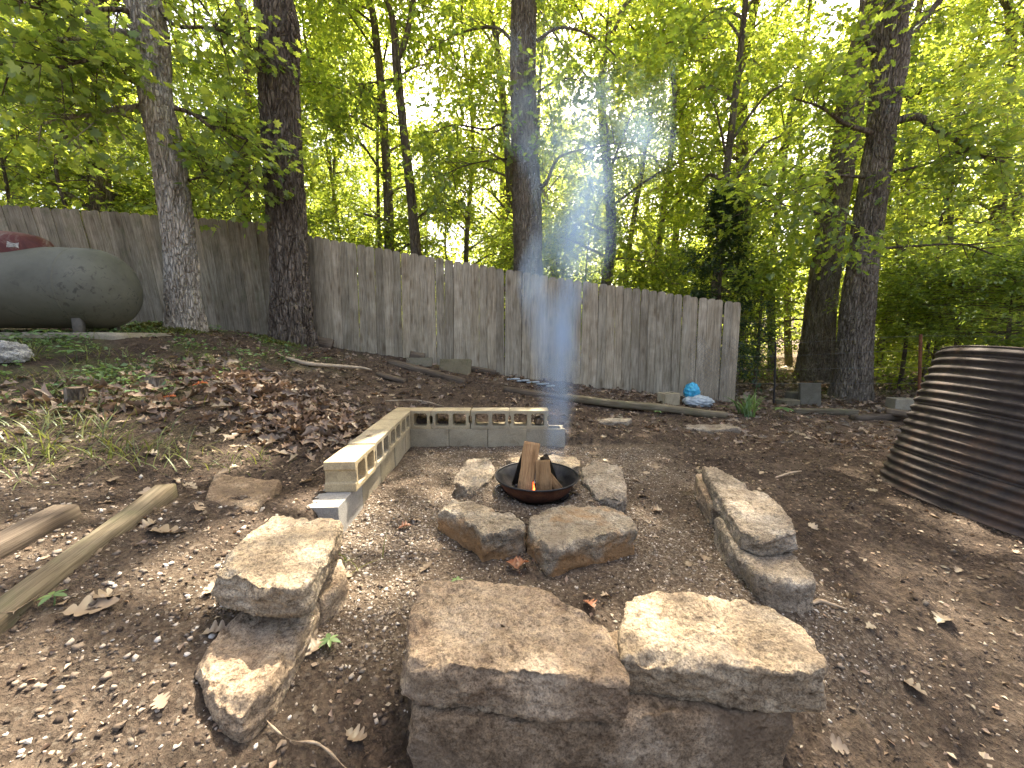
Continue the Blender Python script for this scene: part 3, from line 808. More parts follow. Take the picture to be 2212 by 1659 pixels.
def log(p0, p1, prof, seed, mat, label, twist=0.0, ends='firewood'):
    """split log: polygon profile swept from p0 to p1"""
    p0 = np.array(p0, float); p1 = np.array(p1, float)
    T = p1 - p0; L = np.linalg.norm(T); T /= L
    X = np.cross(T, [0, -1, .01]); X /= np.linalg.norm(X); Y = np.cross(T, X)
    P = np.array(prof, float); k = 36
    Q = np.vstack([P, P[:1]]); l = np.concatenate([[0], np.cumsum(np.linalg.norm(np.diff(Q, axis=0), axis=1))])
    t = np.linspace(0, l[-1], k, endpoint=False)
    O = np.stack([np.interp(t, l, Q[:, i]) for i in (0, 1)], 1)
    n = 22; V = []
    for i in range(n):
        f = i / (n - 1); a = twist * f
        c, s_ = math.cos(a), math.sin(a)
        V.append(np.column_stack([O[:, 0] * c - O[:, 1] * s_, O[:, 0] * s_ + O[:, 1] * c, np.full(k, f * L)]))
    V = np.vstack(V)
    S = V * np.array([22, 22, 4.5]) + seed * 5.7
    rad = V[:, :2] / (np.linalg.norm(V[:, :2], axis=1)[:, None] + 1e-6)
    V[:, :2] += rad * (fbm(S, 4, .6) * .006)[:, None]
    V[:, 2] += (np.abs(V[:, 2] / L - .5) > .49) * fbm(V * 30 + seed, 3) * .006
    me = mesh_data('split_log', V, [grid_faces(k, n, True), np.arange(k)[None, ::-1], (np.arange(k) + k * (n - 1))[None]], False)
    o = obj('split_log', me, M[mat])
    rot = Matrix((X, Y, T)).transposed().to_4x4()
    o.matrix_world = Matrix.Translation(Vector(p0)) @ rot
    tag(o, label, 'firewood', 'logs in the fire pan')
    return o
log((.07, 2.36, .085), (.128, 2.47, .43), [(-.052, -.035), (.048, -.045), (.058, .02), (.01, .045), (-.045, .03)], 1, 'firewood', 'tallest split log leaning back in the fire pan', .12)
log((.205, 2.345, .085), (.2, 2.42, .325), [(-.05, -.03), (.045, -.034), (.05, .028), (-.04, .035)], 2, 'firewood', 'short square-cut log standing at the front of the pan', .05)
log((.355, 2.38, .085), (.215, 2.475, .235), [(-.032, -.03), (.03, -.03), (.0, .042)], 3, 'firewood', 'wedge of firewood leaning in from the right of the pan', .1)
log((.03, 2.62, .085), (.115, 2.52, .40), [(-.035, -.03), (.035, -.035), (.03, .03), (-.02, .035)], 4, 'charred', 'charred black log behind the tallest log in the pan', .1)
log((.30, 2.62, .085), (.215, 2.50, .31), [(-.04, -.03), (.035, -.035), (.03, .03), (-.02, .035)], 5, 'charred', 'charred black log behind the square-cut log in the pan', .1)
m, ns, ls = new_mat('flame')
v = coord(ns, ls); n1 = noise(ns, ls, v, 25, 3)
r = ramp(ns, [(.35, (.9, .06, .01)), (.6, (1, .25, .06)), (.75, (1, .5, .15))]); ls.new(n1, r.inputs[0])
em = nd(ns, 'ShaderNodeEmission', i_Strength=1.6); ls.new(r.outputs[0], em.inputs[0]); ls.new(em.outputs[0], ns['Material Output'].inputs[0])
M['flame'] = m
A = Acc()
for dx, y0, h, rr in ((0, 2.335, .12, .009), (.007, 2.34, .07, .008)):
    V, F = tube([(.138 + dx, y0, .085, rr * .7), (.134 + dx, y0, .085 + h * .3, rr), (.139 + dx, y0 + .01, .085 + h * .65, rr * .7), (.135 + dx, y0 + .02, .085 + h, .001)], 14, 8)
    A.add(V, F)
fl = obj('flame', A.data('flame', True), M['flame']); tag(fl, 'small orange flame glowing between the logs in the pan', 'flame')

# ------------------------------------------------------------------ corrugated culvert ring
M['culvert'] = mat_rust('rusty_galvanised_culvert', (.034, .027, .023), (.060, .048, .040), (.11, .068, .045), 3.0, .8, .15, .6)
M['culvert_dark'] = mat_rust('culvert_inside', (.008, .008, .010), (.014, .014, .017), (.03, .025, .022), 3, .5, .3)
cul = empty('culvert_ring', (3.86, 2.80, -.29), (R_(1.5), R_(14), 0))
tag(cul, 'rusty corrugated steel culvert ring standing tilted on the dirt', 'culvert')
prof = []
HC, PC, RC = 1.20, .068, .80
for i in range(int(HC / PC * 8) + 1):
    z = i / 8 * PC
    prof.append((RC - .05 * z / HC + .0115 * math.cos(2 * math.pi * z / PC), z))
V, F = lathe(prof, 140)
obj('corrugated_shell', mesh_data('corrugated_shell', V, [F], True), M['culvert'], cul)
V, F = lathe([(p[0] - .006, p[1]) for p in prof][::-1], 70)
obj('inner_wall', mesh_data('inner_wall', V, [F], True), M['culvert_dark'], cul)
zt = prof[-1][1]
V, F = lathe([(prof[-1][0] - .0065, zt - .001), (prof[-1][0] - .006, zt + .004), (prof[-1][0] + .001, zt + .004), (prof[-1][0] + .001, zt - .003)], 160)
obj('rim', mesh_data('rim', V, [F], True), M['culvert'], cul)
for zz in (.30, .70, 1.06):     # rolled lock seams
    k = (round(zz / PC) + .5) * PC
    rr = RC - .05 * k / HC - .0115
    V, F = lathe([(rr, k - .010), (rr + .006, k - .008), (rr + .006, k + .008), (rr, k + .010)], 160)
    obj('lock_seam', mesh_data('lock_seam', V, [F], True), M['culvert'], cul)

# ------------------------------------------------------------------ gas tank
m, ns, ls = new_mat('tank_paint')
v = coord(ns, ls, rand=False); n1 = noise(ns, ls, v, 2.2, 6, .65, .3); n2 = noise(ns, ls, v, 14, 6, .75, .6); n3 = noise(ns, ls, v, 90, 4, .7)
r = ramp(ns, [(.3, (.085, .083, .06)), (.55, (.13, .127, .095)), (.75, (.18, .172, .135))]); ls.new(n1, r.inputs[0])
sx = nd(ns, 'ShaderNodeSeparateXYZ'); ls.new(v, sx.inputs[0])
spt = ramp(ns, [(.54, (0, 0, 0)), (.62, (.9, .9, .9))]); ls.new(n2, spt.inputs[0])
gn = noise(ns, ls, v, 1.3, 3, .6); gm = ramp(ns, [(.42, (.1, .1, .1)), (.56, (1, 1, 1))]); ls.new(gn, gm.inputs[0])
mk = nd(ns, 'ShaderNodeMath', operation='MULTIPLY'); ls.new(spt.outputs[0], mk.inputs[0]); ls.new(gm.outputs[0], mk.inputs[1])
c = mixc(ns, ls, mk.outputs[0], r.outputs[0], (.045, .045, .035))
low_mix = nd(ns, 'ShaderNodeMapRange', i_1=.0, i_2=-.5, i_3=0.0, i_4=.75); ls.new(sx.outputs[2], low_mix.inputs[0])  # blends to a darker olive from mid-height down to the bottom
c = mixc(ns, ls, low_mix.outputs[0], c, (.085, .082, .05))
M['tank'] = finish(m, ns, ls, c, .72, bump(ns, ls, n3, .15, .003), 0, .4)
TR = .445
tank = empty('gas_tank', (-4.42, 4.62, 1.66), (0, 0, R_(14)))
tag(tank, 'old grey-green propane gas tank on a concrete pad by the fence', 'gas tank')
prof = [(0.001, 0.0)]
for a in np.linspace(.06, math.pi / 2, 18): prof.append((TR * math.sin(a), -(1 - math.cos(a)) * .34))
for q in np.linspace(-.46, -3.0, 14): prof.append((TR, q))
for a in np.linspace(math.pi / 2, .02, 12): prof.append((TR * math.sin(a), -3.4 + (1 - math.cos(a)) * .40))
V, F = lathe(prof, 72)
V = np.stack([V[:, 2], V[:, 0], V[:, 1]], 1)
obj('shell', mesh_data('shell', V, [F], True), M['tank'], tank)
for q in (-.46, -1.75, -2.95):
    V, F = lathe([(TR, q - .012), (TR + .004, q - .006), (TR + .004, q + .006), (TR, q + .012)], 72)
    obj('weld_seam', mesh_data('weld_seam', np.stack([V[:, 2], V[:, 0], V[:, 1]], 1), [F], True), M['tank'], tank)
m, ns, ls = new_mat('red_lid_paint')
v = coord(ns, ls, rand=False); n1 = noise(ns, ls, v, 5, 7, .75, .8); n2 = noise(ns, ls, v, 30, 5, .7)
r = ramp(ns, [(.38, (.06, .018, .014)), (.54, (.105, .028, .022)), (.62, (.15, .09, .07)), (.72, (.30, .28, .24))]); ls.new(n1, r.inputs[0])
M['lid'] = finish(m, ns, ls, r.outputs[0], .6, bump(ns, ls, n2, .25, .003))
V, F = lathe([(.002, .30), (.10, .297), (.18, .275), (.23, .235), (.255, .17), (.262, .05), (.262, .0)], 60)
V[:, 0] *= 1.3; V[:, 2] *= .95; V += np.array([-1.02, -.06, TR - .16])
lid = obj('valve_lid', mesh_data('valve_lid', V, [F], True), M['lid'], tank); lid['label'] = 'peeling red valve cover on top of the tank'
pv_, pz_ = [], []
for zz_ in np.linspace(.10, .15, 5):
    for aa in np.linspace(R_(-66), R_(-52), 8):
        wob = .012 * math.sin(aa * 23 + zz_ * 60)
        pv_.append((.2665 * 1.3 * math.cos(aa + wob) - 1.02, .2665 * math.sin(aa + wob) - .06, (zz_ + wob * .6) * .95 + TR - .16))
obj('sticker', mesh_data('sticker', np.array(pv_), [grid_faces(8, 5)], True), M['stone_white'], lid)
V, F = tube([(-.55, -.262, TR * .80, .004), (-1.2, -.266, TR * .79, .004), (-2.2, -.266, TR * .79, .004)], 8, 6)
obj('weld_line', mesh_data('weld_line', V, [F], True), M['tank'], tank)
M['steel_grey'] = mat_plain('painted_steel', (.12, .105, .08), .7)
for q in (-.40, -2.7):
    for sy in (-1, 1):
        V, F = box_vf(q - .04, q + .04, sy * .26 - .03, sy * .26 + .03, -.56, -.30)
        obj('leg', mesh_data('leg', V, [F]), M['steel_grey'], tank)
pad = stone([(-4.3,4.25),(-4.35,5.2),(-6,5.0),(-8.3,4.6),(-8.2,3.7),(-6,4.0)], 1.165, .95, 'stone_grey', 'low mossy concrete pad under the gas tank', seed=20, na=160, rough=.3, edge=.4, group=None, name='concrete_pad')
pad['category'] = 'pad'
pad.data.materials.clear(); pad.data.materials.append(M['concrete'])

# ------------------------------------------------------------------ timbers, boards, debris
def timber(p0, p1, w, h, mat, label, group='old landscape timbers', name='timber', seed=0, cham=.018, roll=0):
    p0 = np.array(p0, float); p1 = np.array(p1, float); L = np.linalg.norm(p1 - p0)
    c = cham
    O = np.array([(-w / 2 + c, 0), (w / 2 - c, 0), (w / 2, c), (w / 2, h - c), (w / 2 - c, h), (-w / 2 + c, h), (-w / 2, h - c), (-w / 2, c)])
    n = max(8, int(L / .06)); V = []
    for i in range(n + 1):
        V.append(np.column_stack([np.full(8, i / n * L), O]))
    V = np.vstack(V)
    S = V * np.array([3, 18, 18]) + seed * 3.1
    V[:, 1:] += np.stack([fbm(S, 3) * .003, fbm(S + 9, 3) * .003], 1)
    V[:, 0] += (fbm(V * 25 + seed, 2) * .01) * ((V[:, 0] < .01) | (V[:, 0] > L - .01))
    V[:, 2] += fbm(np.stack([V[:, 0] * 1.2, 0 * V[:, 0], 0 * V[:, 0] + seed], 1), 2) * .012
    o = obj(name, mesh_data(name, V, [grid_faces(8, n + 1, True), np.arange(8)[None, ::-1], (np.arange(8) + 8 * n)[None]]), M[mat])
    X = Vector(p1 - p0).normalized(); Y = Vector((0, 0, 1)).cross(X).normalized(); Z = X.cross(Y)
    o.matrix_world = Matrix.Translation(Vector(p0)) @ Matrix((X, Y, Z)).transposed().to_4x4() @ Matrix.Rotation(roll, 4, 'X')
    tag(o, label, 'timber', group)
    return o
def g3(x, y, dz=0): return (x, y, hb(x, y) + dz)
timber(g3(-1.60, .80, -.01), g3(-1.80, 1.93, -.01), .10, .08, 'timber', 'pale greenish landscape timber lying at the left, nearer the wall', seed=1, cham=.007)
timber(g3(-1.95, .95, -.01), g3(-2.00, 1.66, -.03), .11, .085, 'timber_dark', 'dark rotten timber beside the pale greenish timber', seed=2, cham=.008)
timber(g3(-1.93, 6.05, -.02), g3(-.70, 5.62, -.03), .13, .09, 'timber_dark', 'decayed timber half sunk in soil below the upper fence', seed=3)
timber(g3(-.12, 5.42, -.03), g3(.75, 5.36, -.03), .13, .09, 'timber_dark', 'dark split timber lying just uphill of the long pale timber', seed=4)
timber(g3(.70, 5.32, -.02), g3(3.02, 5.38, -.01), .12, .10, 'timber', 'long pale edging timber running below the lower fence', seed=5)
timber(g3(-.80, 6.45, .0), g3(-.28, 6.38, .0), .09, .10, 'timber_dark', 'short dark timber behind the leaning grey paver', seed=6)
timber(g3(4.55, 6.15, -.02), g3(5.75, 6.35, -.02), .11, .11, 'timber', 'pale edging timber below the rubble by the oak', seed=7)
timber(g3(5.3, 5.9, -.02), g3(6.9, 6.25, -.02), .11, .10, 'timber_dark', 'grey edging timber under the crossed one near the culvert', seed=8)
timber(g3(6.0, 6.1, .08), g3(6.75, 5.6, .03), .14, .10, 'timber_dark', 'timber lying crosswise on the end of the edging near the culvert', seed=9)
timber(g3(-3.35, 6.42, .0), g3(-2.98, 6.38, .0), .05, .16, 'timber_dark', 'short plank propped at the foot of the big dark trunk', seed=10, cham=.006, roll=-.25, name='plank')
timber(g3(-1.85, 5.3, .0), g3(-1.45, 5.2, .0), .12, .05, 'timber_dark', 'short weathered wood offcut lying on the soil near the sunken timber', seed=11, cham=.008, name='plank')
timber(g3(-1.72, 6.45, .06), g3(-1.47, 6.43, .06), .03, .12, 'timber_dark', 'small broken board leaning on the fence foot', seed=12, cham=.004, roll=-.3, name='plank')
def slab(cx, cy, w, h, t, rx, rz, label, mat='paver', name='paver', dz=0):
    V, F = box_vf(-w / 2, w / 2, -t / 2, t / 2, 0, h)
    bm = bmesh.new()
    vs = [bm.verts.new(p) for p in V]
    for f in F: bm.faces.new([vs[i] for i in f])
    bmesh.ops.bevel(bm, geom=bm.edges[:], offset=.006, segments=1, affect='EDGES')
    o = from_bm(name, bm, M[mat])
    o.location = (cx, cy, hb(cx, cy) + dz); o.rotation_euler = (rx, 0, rz)
    tag(o, label, 'paver', 'loose concrete pieces by the fence')
    return o
slab(-.92, 6.15, .52, .27, .06, R_(-22), R_(-8), 'grey concrete paver leaning on a timber below the fence', dz=-.04)
slab(-1.52, 6.28, .42, .20, .06, R_(-45), R_(6), 'mossy concrete paver tilted at the foot of the upper fence', dz=-.04)
o = block(2.47, 6.02, hb(2.47, 6.02) + .07, R_(20), HOLLOW[1], 'loose cinder block on end near the blue bag', True, group=None)
o.scale = (.72, 1, 1)
stone([(2.05,4.75),(2.35,4.85),(2.75,4.8),(2.8,4.6),(2.4,4.55)], hb(2.4,4.7) + .035, hb(2.4,4.7) - .1, 'stone_grey', 'thin broken flat stone below the right end of the long timber', seed=40, na=90, rough=.4, edge=.5, tiltx=.03)
stone([(.98,4.72),(1.3,4.82),(1.5,4.75),(1.4,4.62),(1.1,4.6)], hb(1.2,4.7) + .03, hb(1.2,4.7) - .1, 'stone_grey', 'thin flat stone in the soil right of the smoke', seed=41, na=90, rough=.4, edge=.5, tiltx=.03)
# rubble beside the oak
for i, (px, py, Y, w, h, t, rx, rz, lb) in enumerate([(1725, 845, 7.4, .42, .2, .18, 0, .15, 'concrete block lying among rubble by the forest oak'), (1752, 846, 7.1, .36, .42, .07, -.15, -.1, 'upright flat concrete piece in front of the rubble by the oak'), (1700, 862, 7.0, .34, .1, .25, 0, .3, 'pale broken slab at the left of the rubble'), (1958, 872, 6.9, .5, .2, .25, 0, -.2, 'pale concrete chunk beside the rusty metal post')]):
    p = at(px, py, Y)
    slab(p[0], Y, w, h, t, rx, rz, lb, 'paver' if i != 3 else 'concrete', 'rubble_piece')
# crumpled plastic bags
def bag(x, y, r, h, mat, label, seed):
    n, k = 60, 30
    th = np.linspace(0, 2 * np.pi, n, endpoint=False); ph = np.linspace(.02, math.pi - .02, k)
    V = np.stack([np.outer(np.sin(ph), np.cos(th)), np.outer(np.sin(ph), np.sin(th)), np.outer(np.cos(ph), np.ones(n))], -1).reshape(-1, 3)
    d = fbm(V * 1.8 + seed, 4, .6, True) * .2 + fbm(V * 4 + seed, 3, .65, True) * .11
    V = V * (1 + d)[:, None] * np.array([r, r * .7, h / 2])
    V[:, 2] = np.maximum(V[:, 2], -h * .42)
    o = obj('plastic_bag', mesh_data('plastic_bag', V, [grid_faces(n, k, True)], False), mat)
    o.location = (x, y, hb(x, y) + h * .42); o.rotation_euler = (0, 0, seed)
    tag(o, label, 'bag', 'bags by the fence')
    return o
M['blue'] = mat_plain('blue_plastic', (.05, .36, .55), .35, var=.25, nsc=12)
M['whitep'] = mat_plain('white_plastic', (.36, .40, .41), .5, var=.3, nsc=12)
b1 = bag(2.93, 6.22, .125, .22, M['blue'], 'crumpled bright blue bag on top of the pale one by the fence', 1); b1.location.z += .09
bag(2.97, 6.08, .17, .15, M['whitep'], 'pale blue-white bag under the blue one by the fence', 3)
o = bag(-4.36, 3.32, .11, .17, M['stone_white'], 'chalky white rock at the left edge near the gas tank', 7)
o.name = 'rock'; o['category'] = 'rock'; del o['group']
A = Acc()
for k in range(9):
    f = k / 8
    x = -.02 + f * .62; y = 6.15 - f * .16
    V, F = box_vf(-.06, .06, -.035, .035, 0, .02)
    a = random.uniform(-.6, .6); ca, sa = math.cos(a), math.sin(a)
    V = np.stack([V[:, 0] * ca - V[:, 1] * sa + x, V[:, 0] * sa + V[:, 1] * ca + y, V[:, 2] + hb(x, y) + .012 + .02 * (k % 2)], 1)
    A.add(V, F)
o = obj('plastic_strip', A.data('plastic_strip'), M['whitep']); tag(o, 'crumpled white plastic strip half buried at the fence foot', 'litter')

def stick(pts, label, mat='stick', sides=8, rr=None, name='stick', cat='stick', group='sticks lying on the soil', wig=.012):
    P = np.array([(x, y, hb(x, y) + dz, r) for x, y, dz, r in pts])
    V, F = tube(P, 40, sides, lambda V, N, C: fbm(V * 14, 3) * wig * .4)
    o = obj(name, mesh_data(name, V, [F], True), M[mat]); tag(o, label, cat, group)
    return o
stick([(-2.95, 5.05, .03, .022), (-2.62, 4.95, .05, .026), (-2.35, 5.12, .06, .024), (-2.1, 5.3, .06, .018), (-1.95, 5.35, .05, .010)], 'pale crooked fallen branch on the slope below the big trunk')
stick([(1.28, 1.52, .01, .005), (1.33, 1.54, .012, .007), (1.38, 1.53, .012, .008), (1.43, 1.52, .012, .005)], 'short grey twig on the soil right of the tan slab')
stick([(-.783, 1.044, .02, .002), (-.72, 1.0, .01, .002), (-.64, .975, .008, .003), (-.56, .985, .01, .003), (-.46, .95, .008, .002)], 'thin curved root in front of the tapered slab', sides=6)
stick([(-1.32, 2.95, .02, .007), (-1.29, 2.7, .035, .008), (-1.33, 2.5, .02, .006)], 'short bare twig in the dirt behind the side wall')
stick([(-1.45, 4.35, .02, .008), (-1.1, 4.5, .04, .009), (-.8, 4.45, .02, .005)], 'thin twig on the soil just behind the wall corner')
stick([(-2.0, .75, .02, .015), (-1.75, .82, .03, .016), (-1.5, .86, .02, .010)], 'grey stick at the left edge below the timbers')
stick([(2.2, 3.1, .02, .008), (2.4, 3.2, .03, .008), (2.55, 3.28, .02, .005)], 'twig on bare soil between the stone bench and the culvert')
stick([(3.0, 1.7, .02, .010), (3.3, 1.75, .03, .009), (3.5, 1.9, .02, .005)], 'stick lying on the soil in front of the culvert ring')
# cut stumps
M['cut'] = mat_plain('cut_wood_end', (.16, .115, .075), .9, nsc=30)
for (x, y, r, h, lb) in ((-3.2, 2.8, .06, .11, 'small cut stump among leaves at the left edge'), (-2.98, 3.22, .055, .085, 'small cut stump at the edge of the leaf pile')):
    root = empty('tree_stump', (x, y, hb(x, y))); tag(root, lb, 'stump', 'small cut stumps')
    V, F = tube([(0, 0, -.05, r * 1.15), (0, 0, h * .4, r), (.006, 0, h, r * .97)], 14, 28, lambda V, N, C: fbm(V * np.array([30, 30, 9]), 3) * .006)
    obj('bark', mesh_data('bark', V, [F], True), M['bark_mid'], root)
    n = 24; th = np.linspace(0, 2 * np.pi, n, endpoint=False)
    V = np.column_stack([r * .96 * np.cos(th) + .006, r * .96 * np.sin(th), h + .002 * np.sin(3 * th)])
    obj('cut_face', mesh_data('cut_face', V, [np.arange(n)[None]]), M['cut'], root)
# chain-link roll leaning on the fence end
M['wire'] = mat_plain('galvanised_wire', (.18, .18, .18), .5, .6)
A = Acc()
for k in range(20):
    x0 = 3.02 + k * .043
    top = 1.02 + .12 * math.sin(k * .5)
    n = 26
    p = [(x0 + (.0215 if j % 2 else -.0215), 6.56 - .06 * (1 - j / n), hb(3.3, 6.5) - .02 + top * j / n, .0022) for j in range(n + 1)]
    P = np.array(p)
    for j in range(n):
        V, F = tube(np.vstack([P[j], P[j + 1]]), 2, 3); A.add(V, F)
o = obj('chain_link_panel', A.data('chain_link_panel'), M['wire']); tag(o, 'leftover chain-link mesh propped against the right end of the fence', 'wire mesh')
# post and wire boundary at the forest edge
M['rustpost'] = mat_rust('rusty_post', (.10, .04, .02), (.20, .08, .035), (.30, .13, .06), 12, .85, .1)
M['darkpost'] = mat_plain('dark_rod', (.03, .025, .022), .8)
wf = empty('wire_fence', (4.7, 7.0, -.05)); tag(wf, 'thin wire fence on metal posts in front of the forest', 'wire fence')
posts = []
for (px, pyb, pyt, Y, r, mt) in ((1672, 858, 740, 7.0, .016, 'darkpost'), (1985, 865, 722, 6.9, .024, 'rustpost')):
    a, b_ = at(px, pyb, Y), at(px + 4, pyt, Y)
    V, F = tube([(*a[:2], a[2] - .3, r), (*a, r), (*((a + b_) / 2), r), (*b_, r)], 12, 8)
    obj('post', mesh_data('post', V - np.array([4.7, 7.0, -.05]), [F], True), M[mt], wf); posts.append((a, b_))
p0, p1 = posts
for f in (.25, .5, .75, .97):
    a = p0[0] * (1 - f) + p0[1] * f; b_ = p1[0] * (1 - f) + p1[1] * f
    L_ = np.array([3.9, 6.75, a[2] + .02]); R2 = np.array([9.2, 6.2, b_[2] - .05])
    V, F = tube([(*L_, .002), (*a, .002), (*b_, .002), (*R2, .002)], 30, 4)
    obj('wire', mesh_data('wire', V - np.array([4.7, 7.0, -.05]), [F], True), M['wire'], wf)

# ------------------------------------------------------------------ trees
def fold_leaf(ts, ws, fold=.12, curl=.18):
    ts = np.array(ts); ws = np.array(ws); k = len(ts)
    zc = -curl * ts ** 2
    mid = np.column_stack([ts, 0 * ts, zc]); lf = np.column_stack([ts + .04, ws, zc + fold * ws * 2]); rt = np.column_stack([ts + .04, -ws, zc + fold * ws * 2])
    V = np.vstack([mid, lf, rt]); i = np.arange(k - 1)
    return V, [np.vstack([np.stack([i, i + 1, k + i + 1, k + i], 1), np.stack([i + 1, i, 2 * k + i, 2 * k + i + 1], 1)])]
LEAF_OAK = fold_leaf([0, .15, .28, .38, .55, .65, .82, 1], [.02, .05, .24, .10, .33, .14, .24, .02])
_t = np.linspace(0, 1, 29)
_env = np.clip(np.sin(np.pi * np.clip((_t - .1) / .95, 0, 1) ** .8), 0, 1)
LEAF_BIG = fold_leaf(_t, .008 + .34 * _env * (.32 + .68 * np.abs(np.cos(np.pi * 4.2 * _t + .9)) ** .8), .1, .1)
LEAF_LITTER = fold_leaf([0, .22, .36, .58, .72, 1], [.02, .2, .09, .3, .13, .03], .35, .3)
_a = np.array([0, 18, 38, 58, 80, 104, 130, 160]) * math.pi / 180
_r = np.array([1.0, .62, .86, .5, .78, .42, .55, .3])
_ang = np.concatenate([_a, [math.pi], -_a[:0:-1]]); _rad = np.concatenate([_r, [.1], _r[:0:-1]])
_V = np.column_stack([.35 + .65 * _rad * np.cos(_ang), .62 * _rad * np.sin(_ang), -.12 * _rad ** 2 + .05 * np.abs(np.sin(_ang))])
_V = np.vstack([[[.32, 0, .0]], _V]); _k = len(_V) - 1
LEAF_MAPLE = (_V, [np.array([[0, 1 + i, 1 + (i + 1) % _k] for i in range(_k)])])
LEAF_FAR = (np.array([(0, 0, 0), (.5, .30, .09), (1, 0, -.08), (.5, -.30, .09)]), [np.array([[0, 2, 1], [0, 3, 2]])])
LEAF_FAR2 = (np.array([(0, 0, 0), (.32, .26, .06), (.5, .12, .04), (.72, .27, .05), (1, 0, -.1), (.72, -.27, .05), (.5, -.12, .04), (.32, -.26, .06)]),
             [np.array([[0, 2, 1], [2, 4, 3], [0, 7, 6], [6, 5, 4], [0, 6, 2], [6, 4, 2]])])
def rot_rand(d, spread, n, rng):
    r = rng.normal(size=(n, 3)) * spread
    v = d + r
    return v / (np.linalg.norm(v, axis=1)[:, None] + 1e-9)
def twigs_on(poly, n, length, t0, rng, flat=.5, up=.1):
    """twig polylines leaving a limb polyline (k,3)"""
    out = []
    k = len(poly)
    for i in range(n):
        t = (t0 + (1 - t0) * rng.random() ** .8) * (k - 1)
        j = min(int(t), k - 2); p = poly[j] + (poly[j + 1] - poly[j]) * (t - j)
        d = poly[j + 1] - poly[j]; d = d / (np.linalg.norm(d) + 1e-9)
        q = rng.normal(size=3) * np.array([1, 1, flat])
        q -= d * q.dot(d) * .5
        v = d * .6 + q / (np.linalg.norm(q) + 1e-9) + np.array([0, 0, up])
        v /= np.linalg.norm(v)
        L = length * (.55 + .7 * rng.random())
        b = rng.normal(size=3) * .18; b[2] -= .12
        out.append(np.array([p, p + v * L * .5 + b * L * .3, p + v * L + b * L * .6]))
    return out
def leaves_on(twigs, per, size, rng, tmpl, droop=.25, spread=.07, tilt=.55):
    n = len(twigs) * per
    T = np.stack(twigs)
    t = np.clip(rng.beta(2.2, 1.2, size=(len(twigs), per)), .05, 1)
    a = t[..., None]
    P = (T[:, None, 0] * (1 - a) ** 2 + 2 * T[:, None, 1] * a * (1 - a) + T[:, None, 2] * a ** 2).reshape(-1, 3)
    d = np.repeat(T[:, 2] - T[:, 0], per, 0); d /= np.linalg.norm(d, axis=1)[:, None] + 1e-9
    P = P + rng.normal(size=P.shape) * spread
    X = d + rng.normal(size=P.shape) * np.array([.9, .9, .35]); X[:, 2] -= droop
    Nn = np.array([0, 0, 1.]) + rng.normal(size=P.shape) * tilt
    return scatter(tmpl[0], tmpl[1], P, X, Nn, size * (.65 + .6 * rng.random(n)), rng.random(n))
def bark_disp(amp, freq, zs=.2):
    def f(V, N, C):
        S = V * np.array([freq, freq, freq * zs])
        w = fbm(V * np.array([3, 3, 1.2]), 2)[:, None] * .5
        n1 = np.abs(perlin(S + w)); n2 = np.abs(perlin(S * np.array([1.7, 1.7, 2.6]) + w + 31.7))
        fiss = np.exp(-(n1 / .13) ** 2) + .6 * np.exp(-(n2 / .12) ** 2)
        return amp * (.45 - 1.5 * np.clip(fiss, 0, 1.15) + .5 * fbm(S * 2.3, 2)) + fbm(V * np.array([2.2, 2.2, .9]), 3) * .018
    return f
USEED = 100  # picked for the dapples that the unseen upper crowns cast
